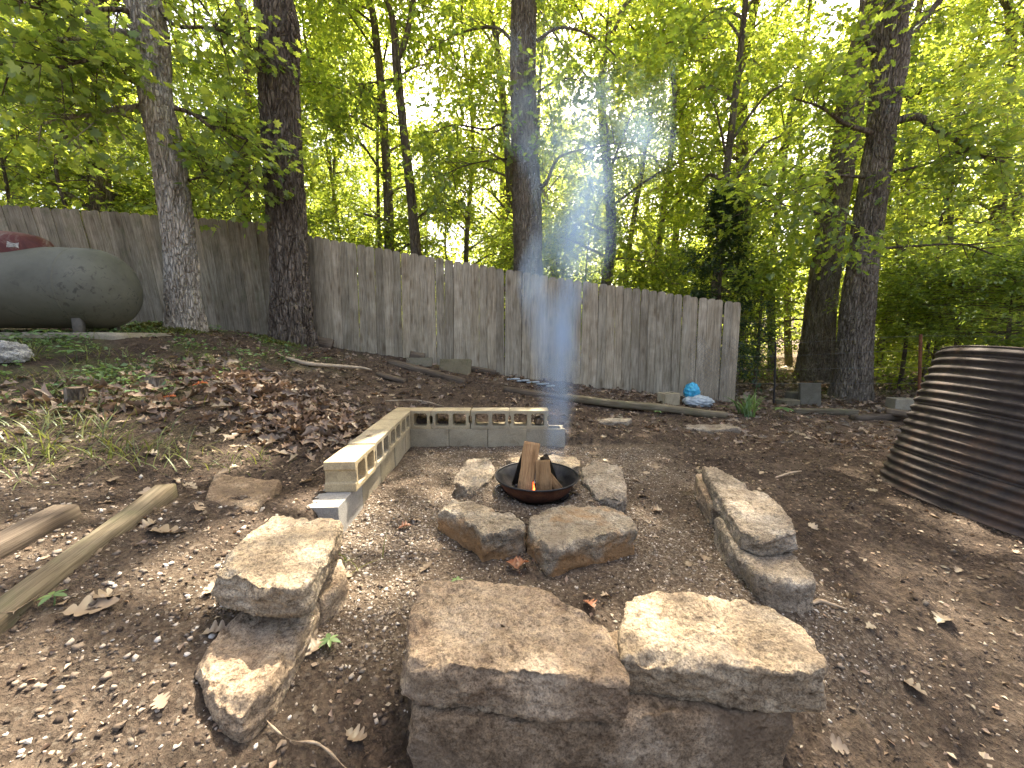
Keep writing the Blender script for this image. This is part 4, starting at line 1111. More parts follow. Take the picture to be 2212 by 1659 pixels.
def hero(label, Y, tr, top_xyz, bark, amp, freq, sides, nseg, limbs, leaf, leaf_mat, twn, twl, per, lsize, seed, flare=.12, extra=(), group='tall oaks around the yard', ubias=(0, 0, 0), upper=0):
    rng = np.random.default_rng(seed)
    pts = []
    for px, py, w in tr:
        p = at(px, py, Y); pts.append((*p, w / 2 / 833 * (Y - (p[2] - 1.12) * .12)))
    b0 = pts[0]
    zg = hb(b0[0], b0[1])
    root = empty('tree', (b0[0], Y, zg)); O = np.array([b0[0], Y, zg])
    tag(root, label, 'tree', group)
    base = [(b0[0], Y, zg - .25, b0[3] * (1 + flare * 2.2)), (b0[0], Y, zg + .05, b0[3] * (1 + flare * 1.3)), (b0[0], Y, zg + .35, b0[3] * (1 + flare * .35))]
    pts = [p for p in pts if p[2] > zg + .7]
    path = base + pts + [(*t, r) for *t, r in top_xyz]
    V, F = tube(np.array(path), nseg, sides, bark_disp(amp, freq))
    obj('trunk', mesh_data('trunk', V - O, [F], True), M[bark], root)
    allt = []
    for lb in limbs:
        lp, r0, r1, dy = lb
        P = []
        for i, (px, py) in enumerate(lp):
            f = i / (len(lp) - 1)
            p = at(px, py, Y + dy * f); P.append((*p, r0 + (r1 - r0) * f))
        A = Acc(); Pn = np.array(P)
        V, F = tube(Pn, 26, 9, lambda V, N, C: fbm(V * 9, 3) * .006); A.add(V, F)
        poly = spline(Pn[:, :3], 20)
        tw = twigs_on(poly, twn, twl, .15, rng, .5, .05)
        sub = []
        for t_ in tw:
            V, F = tube(np.column_stack([t_, [.011, .007, .002]]), 6, 4); A.add(V, F)
            sub += twigs_on(t_, 3, twl * .45, .3, rng, .4, 0)
        for t_ in sub:
            V, F = tube(np.column_stack([t_, [.005, .0035, .001]]), 4, 3); A.add(V, F)
        allt += tw + sub
        me = A.data('branch', True)
        o = obj('branch', me, M['bark_thin'] if r0 < .04 else M[bark], root)
        me.transform(Matrix.Translation(Vector(-O)))
    # limbs of the upper crown, above the picture, spread to cast dapples on the yard
    if upper:
        tp = np.array(path)[:, :3]
        hi = tp[-1]; lo = tp[-2]
        A = Acc(); ut = []; rng0 = rng; rng = np.random.default_rng(seed + USEED)
        for k in range(upper):
            f = rng.random(); s0 = lo * (1 - f) + hi * f
            a = rng.random() * 6.283; L = rng.uniform(2.2, 5.4)
            e = s0 + np.array([math.cos(a) * L, math.sin(a) * L, L * rng.uniform(.1, .55)]) + np.array(ubias) * rng.random()
            mid = (s0 + e) / 2 + np.array([0, 0, .3])
            V, F = tube(np.array([(*s0, .07), (*mid, .045), (*e, .012)]), 12, 6); A.add(V, F)
            poly = spline(np.array([s0, mid, e]), 14)
            tw = twigs_on(poly, int(2.4 * L), .9, .3, rng)
            for t_ in tw:
                V, F = tube(np.column_stack([t_, [.012, .007, .002]]), 4, 3); A.add(V, F)
                ut += twigs_on(t_, 3, .5, .3, rng)
            ut += tw
        me = A.data('upper_branches', True); me.transform(Matrix.Translation(Vector(-O)))
        obj('upper_branches', me, M[bark], root)
        V, Fs, rd = leaves_on(ut, 14, .165, rng, LEAF_FAR, spread=.09)
        o = obj('upper_crown', Acc().add(V - O, Fs, rd).data('upper_crown'), M[leaf_mat], root); o['kind'] = 'stuff'
    for (c0, rad, nt) in extra:     # free sprays hanging from out-of-frame limbs: centre px, radius, twigs
        p = at(c0[0], c0[1], Y + c0[2])
        poly = np.array([p + rng.normal(size=3) * np.array([rad, rad * .7, rad * .35]) for _ in range(3)])
        allt += twigs_on(spline(poly, 10), nt, twl, 0, rng, .4, 0)
    if allt:
        V, Fs, rd = leaves_on(allt, per, lsize, rng, leaf)
        o = obj('crown', Acc().add(V - O, Fs, rd).data('crown'), M[leaf_mat], root); o['kind'] = 'stuff'
    return root
# A: the big dark trunk at the near end of the front fence
hero('big straight dark ridged oak trunk where the two fence runs meet', 6.25,
     [(634, 740, 78), (628, 600, 72), (615, 400, 74), (600, 150, 78), (591, 0, 80)], [(-4.25, 6.3, 9.0, .26), (-4.4, 6.35, 13.0, .16)],
     'bark_dark', .023, 11, 196, 540, [], LEAF_FAR2, 'leaf', 0, 1, 6, .15, 21, .16, upper=13)
# B: the pale leaning oak left of it
hero('pale leaning oak with low spreading leafy branches left of the dark trunk', 5.4,
     [(402, 705, 62), (388, 520, 56), (362, 330, 58), (336, 200, 58), (316, 30, 62)], [(-5.0, 5.5, 7.0, .19), (-5.2, 5.6, 11.0, .10)],
     'bark_pale', .013, 14, 176, 480,
     [([(322, 230), (270, 236), (233, 240), (167, 252), (80, 270)], .05, .012, -.5),
      ([(353, 205), (300, 183), (253, 157), (217, 133), (180, 133), (100, 150), (-20, 137)], .032, .010, -1.0),
      ([(377, 233), (417, 247), (460, 277), (510, 293), (567, 323)], .03, .010, .3),
      ([(277, 73), (240, 70), (160, 85), (50, 88), (-60, 80)], .045, .012, -.8),
      ([(343, 20), (383, 57), (467, 63), (560, 110)], .03, .008, .2),
      ([(300, 30), (240, 20), (150, 30), (40, 10)], .035, .01, -1.2),
      ([(380, 390), (430, 385), (480, 360), (540, 400)], .015, .006, .3)],
     LEAF_MAPLE, 'leaf_maple', 22, .6, 5, .115, 22, .14,
     extra=[((60, 30, -1.2), .6, 16), ((180, 80, -1.0), .6, 12), ((450, 150, .3), .7, 12)], upper=9)
# C: the centre oak behind the fence
hero('straight oak trunk behind the fence beside the smoke', 9.0,
     [(1138, 650, 66), (1140, 560, 60), (1138, 450, 62), (1133, 300, 56), (1130, 150, 54), (1132, 0, 54)], [(.26, 9.05, 9.5, .24), (.3, 9.1, 15, .1)],
     'bark_mid', .018, 11, 110, 320,
     [([(1155, 410), (1180, 395), (1200, 350), (1230, 330), (1330, 310)], .05, .012, -.3),
      ([(1112, 285), (1080, 270), (1050, 280), (980, 270), (930, 290)], .03, .01, -.4),
      ([(1112, 345), (1070, 345), (1000, 360), (940, 390)], .022, .008, -.3),
      ([(1108, 90), (1070, 60), (1000, 70), (920, 110)], .04, .012, .2),
      ([(1160, 90), (1210, 60), (1280, 80), (1340, 130)], .04, .012, -.2),
      ([(1160, 200), (1220, 170), (1290, 190)], .025, .008, -.4)],
     LEAF_OAK, 'leaf', 13, 1.0, 7, .15, 23,
     extra=[((1020, 200, -.5), .7, 14), ((1230, 250, -.5), .7, 16), ((960, 330, -.2), .7, 12), ((1150, 170, -.9), .35, 10)], upper=20)
# D: near oak on the right
hero('large forked oak at the forest edge left of the culvert', 8.0,
     [(1835, 862, 66), (1850, 700, 58), (1860, 600, 55), (1880, 450, 52), (1903, 280, 50), (1922, 140, 58), (1945, 0, 52)], [(9.0, 8.3, 9.8, .16), (9.4, 8.4, 13, .08)],
     'bark_mid', .018, 11, 120, 340,
     [([(1925, 265), (1981, 253), (2021, 277), (2071, 307), (2108, 333), (2170, 350)], .075, .02, -.6),
      ([(1890, 290), (1825, 267), (1775, 233), (1720, 215)], .05, .012, -.5),
      ([(1880, 385), (1801, 380), (1715, 397), (1641, 407)], .03, .008, -.8),
      ([(1900, 380), (2008, 353), (2068, 330), (2150, 340)], .03, .01, -.6),
      ([(1905, 115), (1875, 90), (1861, 33), (1865, -60)], .06, .03, .2),
      ([(1935, 110), (1985, 53), (2025, 7), (2080, -60)], .08, .04, .3),
      ([(1870, 540), (1975, 532), (2075, 528), (2141, 549), (2230, 590)], .03, .008, -.8),
      ([(1870, 500), (1800, 470), (1720, 450), (1640, 430)], .02, .007, -.9)],
     LEAF_OAK, 'leaf', 13, .85, 7, .15, 24,
     extra=[((1760, 470, -.8), .45, 22), ((1880, 480, -1.0), .4, 18), ((1680, 440, -.7), .5, 16), ((2000, 230, -.7), .6, 16), ((2100, 240, -.6), .6, 16), ((1850, 180, -.7), .5, 14), ((2080, 140, -.5), .6, 14), ((1780, 120, -.2), .6, 12), ((2130, 420, -.4), .6, 12), ((1960, 400, -.6), .5, 8)], upper=24, ubias=(-5.0, -.8, 0))  # ubias pulls the unseen upper limbs left to shade the right ground
# E: second oak behind it
hero('thick oak standing just behind the forked oak', 10.6,
     [(1757, 812, 62), (1775, 650, 54), (1800, 450, 50), (1830, 290, 46), (1850, 150, 44)], [(9.4, 10.7, 11.5, .18), (9.7, 10.8, 15, .1)],
     'bark_mid', .018, 11, 90, 240,
     [([(1790, 480), (1740, 440), (1700, 400)], .04, .012, .3), ([(1815, 390), (1850, 330), (1900, 300)], .04, .012, .4)],
     LEAF_FAR2, 'leaf', 10, 1.0, 5, .17, 25, .22, upper=6)
# G: slender forked tree behind the fence
hero('slender dark forked tree behind the fence left of the centre', 9.6,
     [(905, 640, 24), (900, 550, 22), (880, 350, 19), (862, 200, 17), (855, 125, 17), (845, 30, 12)], [(-3.2, 9.7, 9.6, .05), (-3.2, 9.7, 11, .02)],
     'bark_thin', .004, 20, 36, 160,
     [([(857, 130), (875, 90), (893, 0), (900, -60)], .075, .05, .2), ([(853, 170), (810, 178), (770, 182)], .025, .01, -.3),
      ([(893, 480), (930, 450), (970, 440)], .015, .006, -.2), ([(870, 260), (830, 240), (790, 260)], .02, .007, .4)],
     LEAF_FAR2, 'leaf', 12, 1.0, 6, .15, 26, .1, extra=[((760, 150, .5), .8, 18), ((820, 60, .5), .8, 14)], group='slender trees behind the fence', upper=3)

# ---- background trees: a few kinds, copied tree by tree
def tree_kind(seed, H, r0, nl, c0, spread, leaf_n, lsize, leaf_mat, low=0, tmpl=LEAF_FAR):
    rng = np.random.default_rng(seed)
    A = Acc()
    path = np.array([(0, 0, -.4, r0 * 1.35), (0, 0, .25, r0 * 1.08), (rng.normal() * .1, rng.normal() * .1, H * .25, r0 * .9), (rng.normal() * .25, rng.normal() * .25, H * .55, r0 * .62), (rng.normal() * .4, rng.normal() * .4, H * .8, r0 * .33), (rng.normal() * .5, rng.normal() * .5, H, .015)])
    V, F = tube(path, 60, 14, lambda V, N, C: fbm(V * np.array([14, 14, 3]), 3, .55, True) * .05 * r0 + fbm(V * 1.5, 2) * .06 * r0)
    A.add(V, F)
    C = spline(path, 60)
    tw = []
    for k in range(nl):
        f = c0 + (1 - c0) * (k + rng.random()) / nl
        i = min(int(f * 59), 58); p = C[i, :3]
        a = rng.random() * 6.283
        prof = math.sin(min(1, (f - c0 * .6) / (1 - c0 * .6)) * math.pi * .92 + .12) ** .7
        L = spread * prof * rng.uniform(.6, 1.15)
        e = p + np.array([math.cos(a) * L, math.sin(a) * L, L * rng.uniform(-.05, .5)])
        mid = (p + e) / 2 + np.array([rng.normal() * .12, rng.normal() * .12, .12 * L])
        rl = max(.012, C[i, 3] * .38)
        V, F = tube(np.array([(*p, rl), (*mid, rl * .6), (*e, .006)]), 8, 5); A.add(V, F)
        poly = spline(np.array([p, mid, e]), 12)
        t1 = twigs_on(poly, max(4, int(L * 4.0)), .8, .2, rng, .5, .05)
        for t_ in t1:
            V, F = tube(np.column_stack([t_, [.009, .006, .002]]), 3, 3); A.add(V, F)
            tw += twigs_on(t_, 2, .5, .2, rng, .5, 0)
        tw += t1
    per = max(2, int(round(leaf_n / len(tw))))
    V, Fs, rd = leaves_on(tw, per, lsize, rng, tmpl, spread=.13, tilt=.6)
    tm = A.data('trunk', True); cm = Acc().add(V, Fs, rd).data('crown')
    cm.materials.append(M[leaf_mat])
    return tm, cm
KINDS = [tree_kind(201, 15, .13, 34, .18, 2.6, 11000, .145, 'leaf_far', tmpl=LEAF_FAR2),
         tree_kind(202, 17, .17, 36, .26, 3.0, 12000, .15, 'leaf_far', tmpl=LEAF_FAR2),
         tree_kind(203, 13, .10, 30, .14, 2.3, 10000, .14, 'leaf_far', tmpl=LEAF_FAR2),
         tree_kind(204, 18, .22, 36, .30, 3.4, 12000, .155, 'leaf', tmpl=LEAF_FAR2)]
SAPS = [tree_kind(211, 6.0, .04, 26, .12, 1.5, 5200, .13, 'leaf_far'),
        tree_kind(212, 4.2, .03, 22, .10, 1.3, 4200, .12, 'leaf_shrub'),
        tree_kind(213, 8.0, .055, 30, .12, 1.9, 6500, .14, 'leaf_far')]
for tm, _ in KINDS: tm.materials.append(M['bark_mid'])
for tm, _ in SAPS: tm.materials.append(M['bark_thin'])
def put_tree(kind, x, y, rz, sc, lean, label, group, name='tree', rs=1.0):
    z = hb(x, y)
    root = empty(name, (x, y, z), (lean[1], lean[0], rz)); root.scale = (sc, sc, sc)
    tag(root, label, 'tree', group)
    t = obj('trunk', kind[0], None, root); t.scale = (rs, rs, 1)
    c = obj('crown', kind[1], None, root); c['kind'] = 'stuff'
    return root
TRNG = random.Random(17)
G1 = 'slender trees in the wood behind the fence'
def ptree(px, py, Y, kind, sc, rs, leanpx, label, group=G1):
    """a trunk seen at measured px,py (some height) standing at distance Y"""
    p = at(px, py, Y)
    # lean in the picture minus the perspective lean -> real lean
    return put_tree(KINDS[kind], p[0], Y, TRNG.random() * 6.28, sc, (leanpx, 0), label, group, rs=rs)
ptree(234, 465, 9.3, 1, 1.0, 1.15, -.02, 'dark rough trunk rising behind the mossy fence left of the pale oak')
ptree(155, 460, 13, 0, .9, .9, 0, 'thin trunk behind the mossy fence at far left, right one of a pair')
ptree(131, 455, 13.4, 2, .9, .9, -.03, 'thin forked trunk behind the mossy fence, left one of a pair')
ptree(735, 525, 13, 2, .9, .7, -.05, 'very thin trunk just right of the big dark trunk')
ptree(718, 520, 15, 2, .95, .7, -.02, 'thin trunk behind the fence between the dark trunk and the forked tree')
ptree(820, 540, 13, 2, 1.0, .6, 0, 'thin dark trunk close left of the slender forked tree')
ptree(1012, 570, 14, 0, .9, .8, -.02, 'thin pale trunk behind the fence left of the centre oak')
ptree(1095, 590, 13.5, 1, .9, .9, .0, 'brown trunk half hidden behind the left side of the centre oak')
ptree(1276, 610, 11.5, 0, 1.0, 1.2, .09, 'leaning trunk seen through the smoke behind the fence')
ptree(1195, 590, 14, 2, 1.0, 1.0, .02, 'thin trunk in the smoke between the centre oak and the leaning trunk')
ptree(1358, 620, 12.5, 2, .95, 1.0, -.05, 'thin dark trunk right of the smoke above the fence')
ptree(1420, 605, 12.5, 0, .95, .8, .01, 'thin dark trunk with side branches in the middle of the lower fence')
ptree(1680, 640, 14, 1, .9, .8, .03, 'grey trunk behind the cedar right of the fence end')
ptree(1720, 600, 17, 1, .9, .9, .06, 'grey forked trunk beyond the fence end, left of the thick oak')
ptree(1893, 790, 12.5, 1, .95, .8, .03, 'dark trunk close right of the forked oak')
ptree(2085, 640, 13, 1, 1.0, 1.1, .06, 'dark leaning trunk above the culvert ring')
ptree(2195, 560, 12, 0, 1.0, 1.2, .04, 'dark trunk at the right edge above the culvert ring')
ptree(1540, 620, 9.7, 3, .95, .42, .02, 'tall grey trunk added behind the dark cedar to shade the yard')  # added tree: its crown shades the ground at the right
# the rest of the wood
spots = []
def free(x, y, d): return all((x - a) ** 2 + (y - b) ** 2 > d * d for a, b in spots)
tries = 0
while len(spots) < 62 and tries < 4000:
    tries += 1
    y = 12 + 30 * TRNG.random() ** 1.25; x = TRNG.uniform(-1.3, 1.45) * (y + 2)
    # trees left out along this strip so sun reaches the yard
    if abs(x - 1.5 - (y - 8) * .12) < 2.2 and y < 15: continue
    if not free(x, y, 2.3): continue
    spots.append((x, y))
for i, (x, y) in enumerate(spots):
    put_tree(KINDS[i % 4], x, y, TRNG.random() * 6.28, TRNG.uniform(.8, 1.08), (TRNG.uniform(-.04, .04), TRNG.uniform(-.03, .03)),
             'tree standing deeper in the sunlit wood behind the fence', 'trees deeper in the wood')
sap = []
tries = 0
while len(sap) < 34 and tries < 3000:
    tries += 1
    y = 8.0 + 15 * TRNG.random() ** 1.4; x = TRNG.uniform(-1.25, 1.4) * (y + 1)
    if y < 11 and -5.5 < x < 10: continue
    if any((x - a) ** 2 + (y - b) ** 2 < 1.2 for a, b in sap): continue
    sap.append((x, y))
for i, (x, y) in enumerate(sap):
    put_tree(SAPS[i % 3], x, y, TRNG.random() * 6.28, TRNG.uniform(.75, 1.1), (TRNG.uniform(-.05, .05), TRNG.uniform(-.05, .05)),
             'leafy understorey sapling between the taller trunks', 'understorey saplings', 'sapling')

# cedar and low shrubs at the forest edge
def shrub(x, y, H, Rr, n, lsize, mat, label, seed, name, cat, cone=True, squash=.5, tm=LEAF_FAR, z0=.1):
    rng = np.random.default_rng(seed); z = hb(x, y)
    root = empty(name, (x, y, z)); tag(root, label, cat, 'shrubs at the forest edge')
    A = Acc(); V, F = tube(np.array([(0, 0, -.1, .05), (.02, 0, H * .4, .035), (0, .03, H * .95, .006)]), 12, 7); A.add(V, F)
    tw = []
    nb = int(30 * H)
    for k in range(nb):
        f = rng.random() ** .9
        zz = H * (z0 + (.97 - z0) * f)
        L = Rr * ((1 - f) ** .7 + .08 if cone else math.sqrt(max(.05, 1 - (2 * f - 1) ** 2))) * rng.uniform(.5, 1.1)
        a = rng.random() * 6.283
        p = np.array([0, 0, zz]); e = p + np.array([math.cos(a) * L, math.sin(a) * L, L * rng.uniform(-.1, .25)])
        V, F = tube(np.array([(*p, .010), (*((p + e) / 2 + [0, 0, .04]), .006), (*e, .002)]), 4, 3); A.add(V, F)
        tw += twigs_on(spline(np.array([p, (p + e) / 2 + [0, 0, .04], e]), 6), 5, L * .4 + .1, .2, rng, squash, 0)
    obj('stem', A.data('stem', True), M['bark_thin'], root)
    V, Fs, rd = leaves_on(tw, max(2, n // len(tw)), lsize, rng, tm, spread=.05, tilt=.3)
    c = obj('foliage', Acc().add(V, Fs, rd).data('foliage'), M[mat], root); c['kind'] = 'stuff'
    return root
p = at(1555, 600, 8.4)
shrub(p[0], 8.4, 4.3, 1.0, 17000, .065, 'leaf_cedar', 'dark green cedar rising behind the right end of the fence', 31, 'cedar_tree', 'tree', True, .4)
p = at(1640, 700, 9.2)
shrub(p[0], 9.2, 3.2, .7, 4500, .07, 'leaf_shrub', 'fine-leaved green bush between the cedar and the thick oak', 32, 'bush', 'bush', True, .3)
for i, (px, Y, H, Rr, lb) in enumerate(((1960, 9.0, 3.0, 1.3, 'layered green bush behind the rusty post'), (2070, 8.0, 2.9, 1.4, 'layered green bush behind the culvert ring'), (2180, 7.0, 2.7, 1.4, 'layered green bush at the right edge behind the culvert'), (2010, 11.5, 3.8, 1.8, 'taller green bush behind the layered ones at right'), (2200, 10, 3.6, 1.8, 'taller green bush at the right edge deep behind the culvert'))):
    p = at(px, 700, Y)
    shrub(p[0], Y, H, Rr, 6500, .075, 'leaf_shrub', lb, 40 + i, 'bush', 'bush', False, .18, z0=.42)

# the wood goes on: far foliage that reads as one mass
n = 26000
a = RNG.uniform(-1.25, 1.25, n); rr = RNG.uniform(42, 62, n)
zz = np.abs(RNG.normal(size=n)) * 5 + RNG.random(n) * 6 - .5
clump = fbm(np.stack([a * 14, zz * .25, rr * .1], 1), 3)
k = clump > -.25
pos = np.stack([np.sin(a) * rr, np.cos(a) * rr, zz], 1)[k]
Vv, Ff, rd = scatter(LEAF_FAR[0], LEAF_FAR[1], pos, RNG.normal(size=pos.shape), np.array([0, -.5, .8]) + RNG.normal(size=pos.shape) * .6, RNG.uniform(.45, .9, len(pos)))
o = obj('distant_wood', Acc().add(Vv, Ff, rd).data('distant_wood'), M['leaf_far']); tag(o, 'far sunlit foliage of the wood beyond the trunks', 'wood', kind='stuff')

# neighbouring roofs glimpsed over the mossy fence
M['roof'] = mat_plain('brown_roof', (.16, .085, .05), .9); M['roof_white'] = mat_plain('white_metal_roof', (.75, .75, .72), .5, var=.08); M['siding'] = mat_plain('siding', (.35, .3, .24), .9)
def shed(x, y, w, d, h, rh, rmat, label, rz):
    root = empty('neighbour_shed', (x, y, hb(x, y)), (0, 0, rz)); tag(root, label, 'shed', 'sheds beyond the fence')
    V, F = box_vf(-w / 2, w / 2, -d / 2, d / 2, -.3, h)
    obj('wall', mesh_data('wall', V, [F]), M['siding'], root)
    e = .25
    V = np.array([(-w / 2 - e, -d / 2 - e, h), (w / 2 + e, -d / 2 - e, h), (w / 2 + e, 0, h + rh), (-w / 2 - e, 0, h + rh), (w / 2 + e, d / 2 + e, h), (-w / 2 - e, d / 2 + e, h)])
    V = np.vstack([V + [0, 0, .002], V + [0, 0, .10]])
    F4 = np.array([[6, 7, 8, 9], [9, 8, 10, 11], [0, 3, 2, 1], [3, 5, 4, 2], [0, 1, 7, 6], [4, 5, 11, 10]])
    obj('roof', mesh_data('roof', V, [F4, np.array([[1, 2, 8, 7], [2, 4, 10, 8], [0, 6, 9, 3], [3, 9, 11, 5]])]), rmat, root)
p = at(262, 470, 15); shed(p[0] - 1.6, 15, 4.2, 3.4, p[2] - hb(p[0], 15) - .35, .45, M['roof'], 'brown roof corner just above the mossy fence', .05)
p = at(470, 482, 17); shed(p[0] + .9, 18, 4.0, 3.4, p[2] - hb(p[0], 17) - .75, .7, M['roof_white'], 'pale sunlit roof peeking over the fence between two trunks', -.1)

# ------------------------------------------------------------------ gravel, clods, litter, grass
def pebble_field(name, n, region, dens, smin, smax, mat, label, tries=1.0, flat=.65, bury=.25, seed=0, detail=False):
    rng = np.random.default_rng(seed)
    x = rng.uniform(region[0], region[1], n); y = rng.uniform(region[2], region[3], n)
    k = rng.random(n) < dens(x, y)
    x, y = x[k], y[k]; n = len(x)
    s = smin * (smax / smin) ** (rng.random(n) ** 2.6)
    z = hgt(x, y) + s * (flat * .5 - bury)
    if detail:
        b = bmesh.new(); bmesh.ops.create_icosphere(b, subdivisions=1, radius=1)
        V0 = np.array([v_.co[:] for v_ in b.verts]); F0 = np.array([[v_.index for v_ in f.verts] for f in b.faces]); b.free()
    else:
        V0 = np.array([(1, 0, 0), (-1, 0, 0), (0, 1, 0), (0, -1, 0), (0, 0, 1), (0, 0, -1), (.62, .62, .4), (-.62, -.62, .4)], float)[:6]
        F0 = np.array([[0, 2, 4], [2, 1, 4], [1, 3, 4], [3, 0, 4], [2, 0, 5], [1, 2, 5], [3, 1, 5], [0, 3, 5]])
    T = V0[None] * np.array([1, 1, flat]) * (.55 + .75 * rng.random((n, len(V0), 1))) + rng.normal(size=(n, len(V0), 3)) * (.2 if detail else .14)
    X = rng.normal(size=(n, 3)) * np.array([1, 1, .25])
    Vv, Ff, rd = scatter(T, [F0], np.stack([x, y, z], 1), X, np.array([0, 0, 1.]) + rng.normal(size=(n, 3)) * .3, s, rng.random(n))
    o = obj(name, Acc().add(Vv, Ff, rd).data(name, False), mat)
    tag(o, label, name.replace('_', ' '), kind='stuff')
    return o
def mat_peb(name, stops):
    m, ns, ls = new_mat(name)
    at_ = nd(ns, 'ShaderNodeAttribute', attribute_name='rnd')
    r = ramp(ns, stops); ls.new(at_.outputs['Fac'], r.inputs[0])
    v = coord(ns, ls, rand=False); n1 = noise(ns, ls, v, 150, 4, .7)
    s = ramp(ns, [(.3, (.7, .7, .7)), (.7, (1.2, 1.2, 1.2))]); ls.new(n1, s.inputs[0])
    c = mixc(ns, ls, .8, r.outputs[0], s.outputs[0], 'MULTIPLY')
    return finish(m, ns, ls, c, .9, bump(ns, ls, n1, .5, .003), spec=.2)
M['gravel'] = mat_peb('gravel', [(0, (.085, .06, .04)), (.35, (.16, .125, .092)), (.7, (.27, .222, .17)), (.9, (.42, .365, .295)), (1, (.62, .57, .49))])
M['clod'] = mat_peb('soil_clods', [(0, (.045, .033, .024)), (.5, (.078, .058, .043)), (.9, (.115, .089, .066)), (1, (.20, .165, .125))])
def pad_d(x, y): return np.clip(gravel_mask(x, y), 0, 1) * (sst(-1.0, -.95, x) * sst(1.0, 1.4, y)) * sst(3.88, 3.82, y)
pebble_field('gravel', 42000, (-1.1, 1.75, 1.0, 3.9), pad_d, .0035, .010, M['gravel'], 'pale crushed gravel covering the fire pit pad', seed=1)
pebble_field('loose_gravel', 30000, (-3.4, -.3, .45, 2.6), lambda x, y: gravel_mask(x, y) * sst(-.3, -.6, x) * .9, .003, .014, M['gravel'], 'loose pale gravel strewn over the dirt at the left', seed=2, detail=True)
pebble_field('scattered_gravel', 9000, (.6, 4.0, .6, 2.6), lambda x, y: gravel_mask(x, y) * .9, .004, .013, M['gravel'], 'sparse gravel mixed into the soil at the right', seed=3)
pebble_field('soil_clods', 56000, (-3.6, 4.2, .5, 6.3), lambda x, y: (1 - .75 * gravel_mask(x, y)) * np.clip(.55 + .5 * fbm(np.stack([x * 2.2, y * 2.2, 0 * x], 1), 2), 0, 1) * sst(8.5, 3.0, np.hypot(x, y)), .004, .017, M['clod'], 'dark crumbly soil clods over the yard', seed=4, flat=.7, bury=.38)
def leaf_field(name, n, region, dens, smin, smax, mat, label, seed, tilt=.45, lift=.03, tmpl=LEAF_LITTER):
    rng = np.random.default_rng(seed)
    x = rng.uniform(region[0], region[1], n); y = rng.uniform(region[2], region[3], n)
    k = rng.random(n) < dens(x, y)
    x, y = x[k], y[k]; n = len(x)
    d = dens(x, y)
    z = hgt(x, y) + .006 + lift * rng.random(n) ** 2 * np.clip(d * 1.5, .3, 1.5)
    T = np.repeat(tmpl[0][None], n, 0).copy()
    c = rng.normal(size=n)[:, None] * .5
    T[:, :, 2] += c * (T[:, :, 1] ** 2) * 2.0 + rng.normal(size=n)[:, None] * .25 * (T[:, :, 0] - .5) ** 2 * 2
    T[:, :, 0] -= .5
    X = rng.normal(size=(n, 3)) * np.array([1, 1, .15]); N_ = np.array([0, 0, 1.]) + rng.normal(size=(n, 3)) * tilt
    N_[:, 2] = np.abs(N_[:, 2])
    Vv, Ff, rd = scatter(T, tmpl[1], np.stack([x, y, z], 1), X, N_, rng.uniform(smin, smax, n), rng.random(n))
    o = obj(name, Acc().add(Vv, Ff, rd).data(name), mat)
    tag(o, label, 'leaves', kind='stuff')
    return o
pile_d = lambda x, y: np.clip(np.exp(-(((x + 2.35) / .7) ** 2 + ((y - 3.6) / .45) ** 2)) * 1.2 + np.exp(-(((x + 1.72) / .35) ** 2 + ((y - 3.2) / .38) ** 2)) + .8 * np.exp(-(((x + 3.1) / .5) ** 2 + ((y - 2.85) / .25) ** 2)), 0, 1)
leaf_field('leaf_pile', 5200, (-4.2, -1.2, 2.2, 4.8), pile_d, .07, .15, M['dead'], 'drift of dead brown oak leaves on the left slope', 1, .6, .07)
leaf_field('leaf_litter', 15000, (-4.5, 9.5, 4.1, 9.5), lambda x, y: litter_mask(x, y) * .8, .05, .12, M['dead'], 'dead leaf litter along the fence foot and soil', 2, .5, .04)
leaf_field('forest_litter', 9000, (3.5, 22, 6.8, 22), lambda x, y: .8 + 0 * x, .09, .2, M['dead'], 'dead leaf litter on the forest floor', 3, .5, .05, LEAF_FAR2)
leaf_field('scattered_leaves', 1100, (-4, 4.2, .6, 6.4), lambda x, y: .25 + .5 * sst(-1.2, -1.6, x) + .3 * sst(2, 3, x) * sst(3, 4, y), .04, .10, M['dead_pale'], 'scattered pale dead leaves on the bare soil', 4, .3, .012, LEAF_BIG)
leaf_field('leaf_fragments', 15000, (-4, 4.4, .55, 6.4), lambda x, y: np.clip(.75 - .6 * gravel_mask(x, y), 0, 1), .010, .034, M['dead'], 'small broken bits of dead leaf in the soil', 12, .6, .008, LEAF_FAR)
leaf_field('pale_fragments', 5000, (-4, 4.4, .55, 6.4), lambda x, y: np.clip(.6 - .4 * gravel_mask(x, y), 0, 1), .008, .028, M['dead_pale'], 'small pale chips and leaf bits in the soil', 13, .5, .006, LEAF_FAR)
# single large leaves that stand out
def one_leaf(x, y, s, rz, mat, label, dz=.012, group='large dead oak leaves lying on the dirt', curl=.35, tmpl=LEAF_BIG):
    T = tmpl[0].copy(); T[:, 2] += curl * T[:, 1] ** 2 * 2 + .1 * np.sin(T[:, 0] * 4 + x * 3); T[:, 0] -= .5
    me = mesh_data('fallen_leaf', T * s, tmpl[1], True, {'rnd': np.full(len(T), random.random())})
    o = obj('fallen_leaf', me, M[mat])
    o.location = (x, y, h1(x, y) + dz); o.rotation_euler = (random.uniform(-.2, .2), random.uniform(-.2, .2), rz)
    tag(o, label, 'leaf', group)
    return o
one_leaf(-1.46, 1.22, .15, .5, 'dead_pale', 'large lobed brown leaf on the gravel left of the tapered slab')
one_leaf(-1.64, 1.18, .16, 2.4, 'dead_pale', 'large crumpled leaf near the left edge below the timber')
one_leaf(-1.55, 1.62, .16, .3, 'dead_pale', 'broad tan oak leaf beside the pale timber')
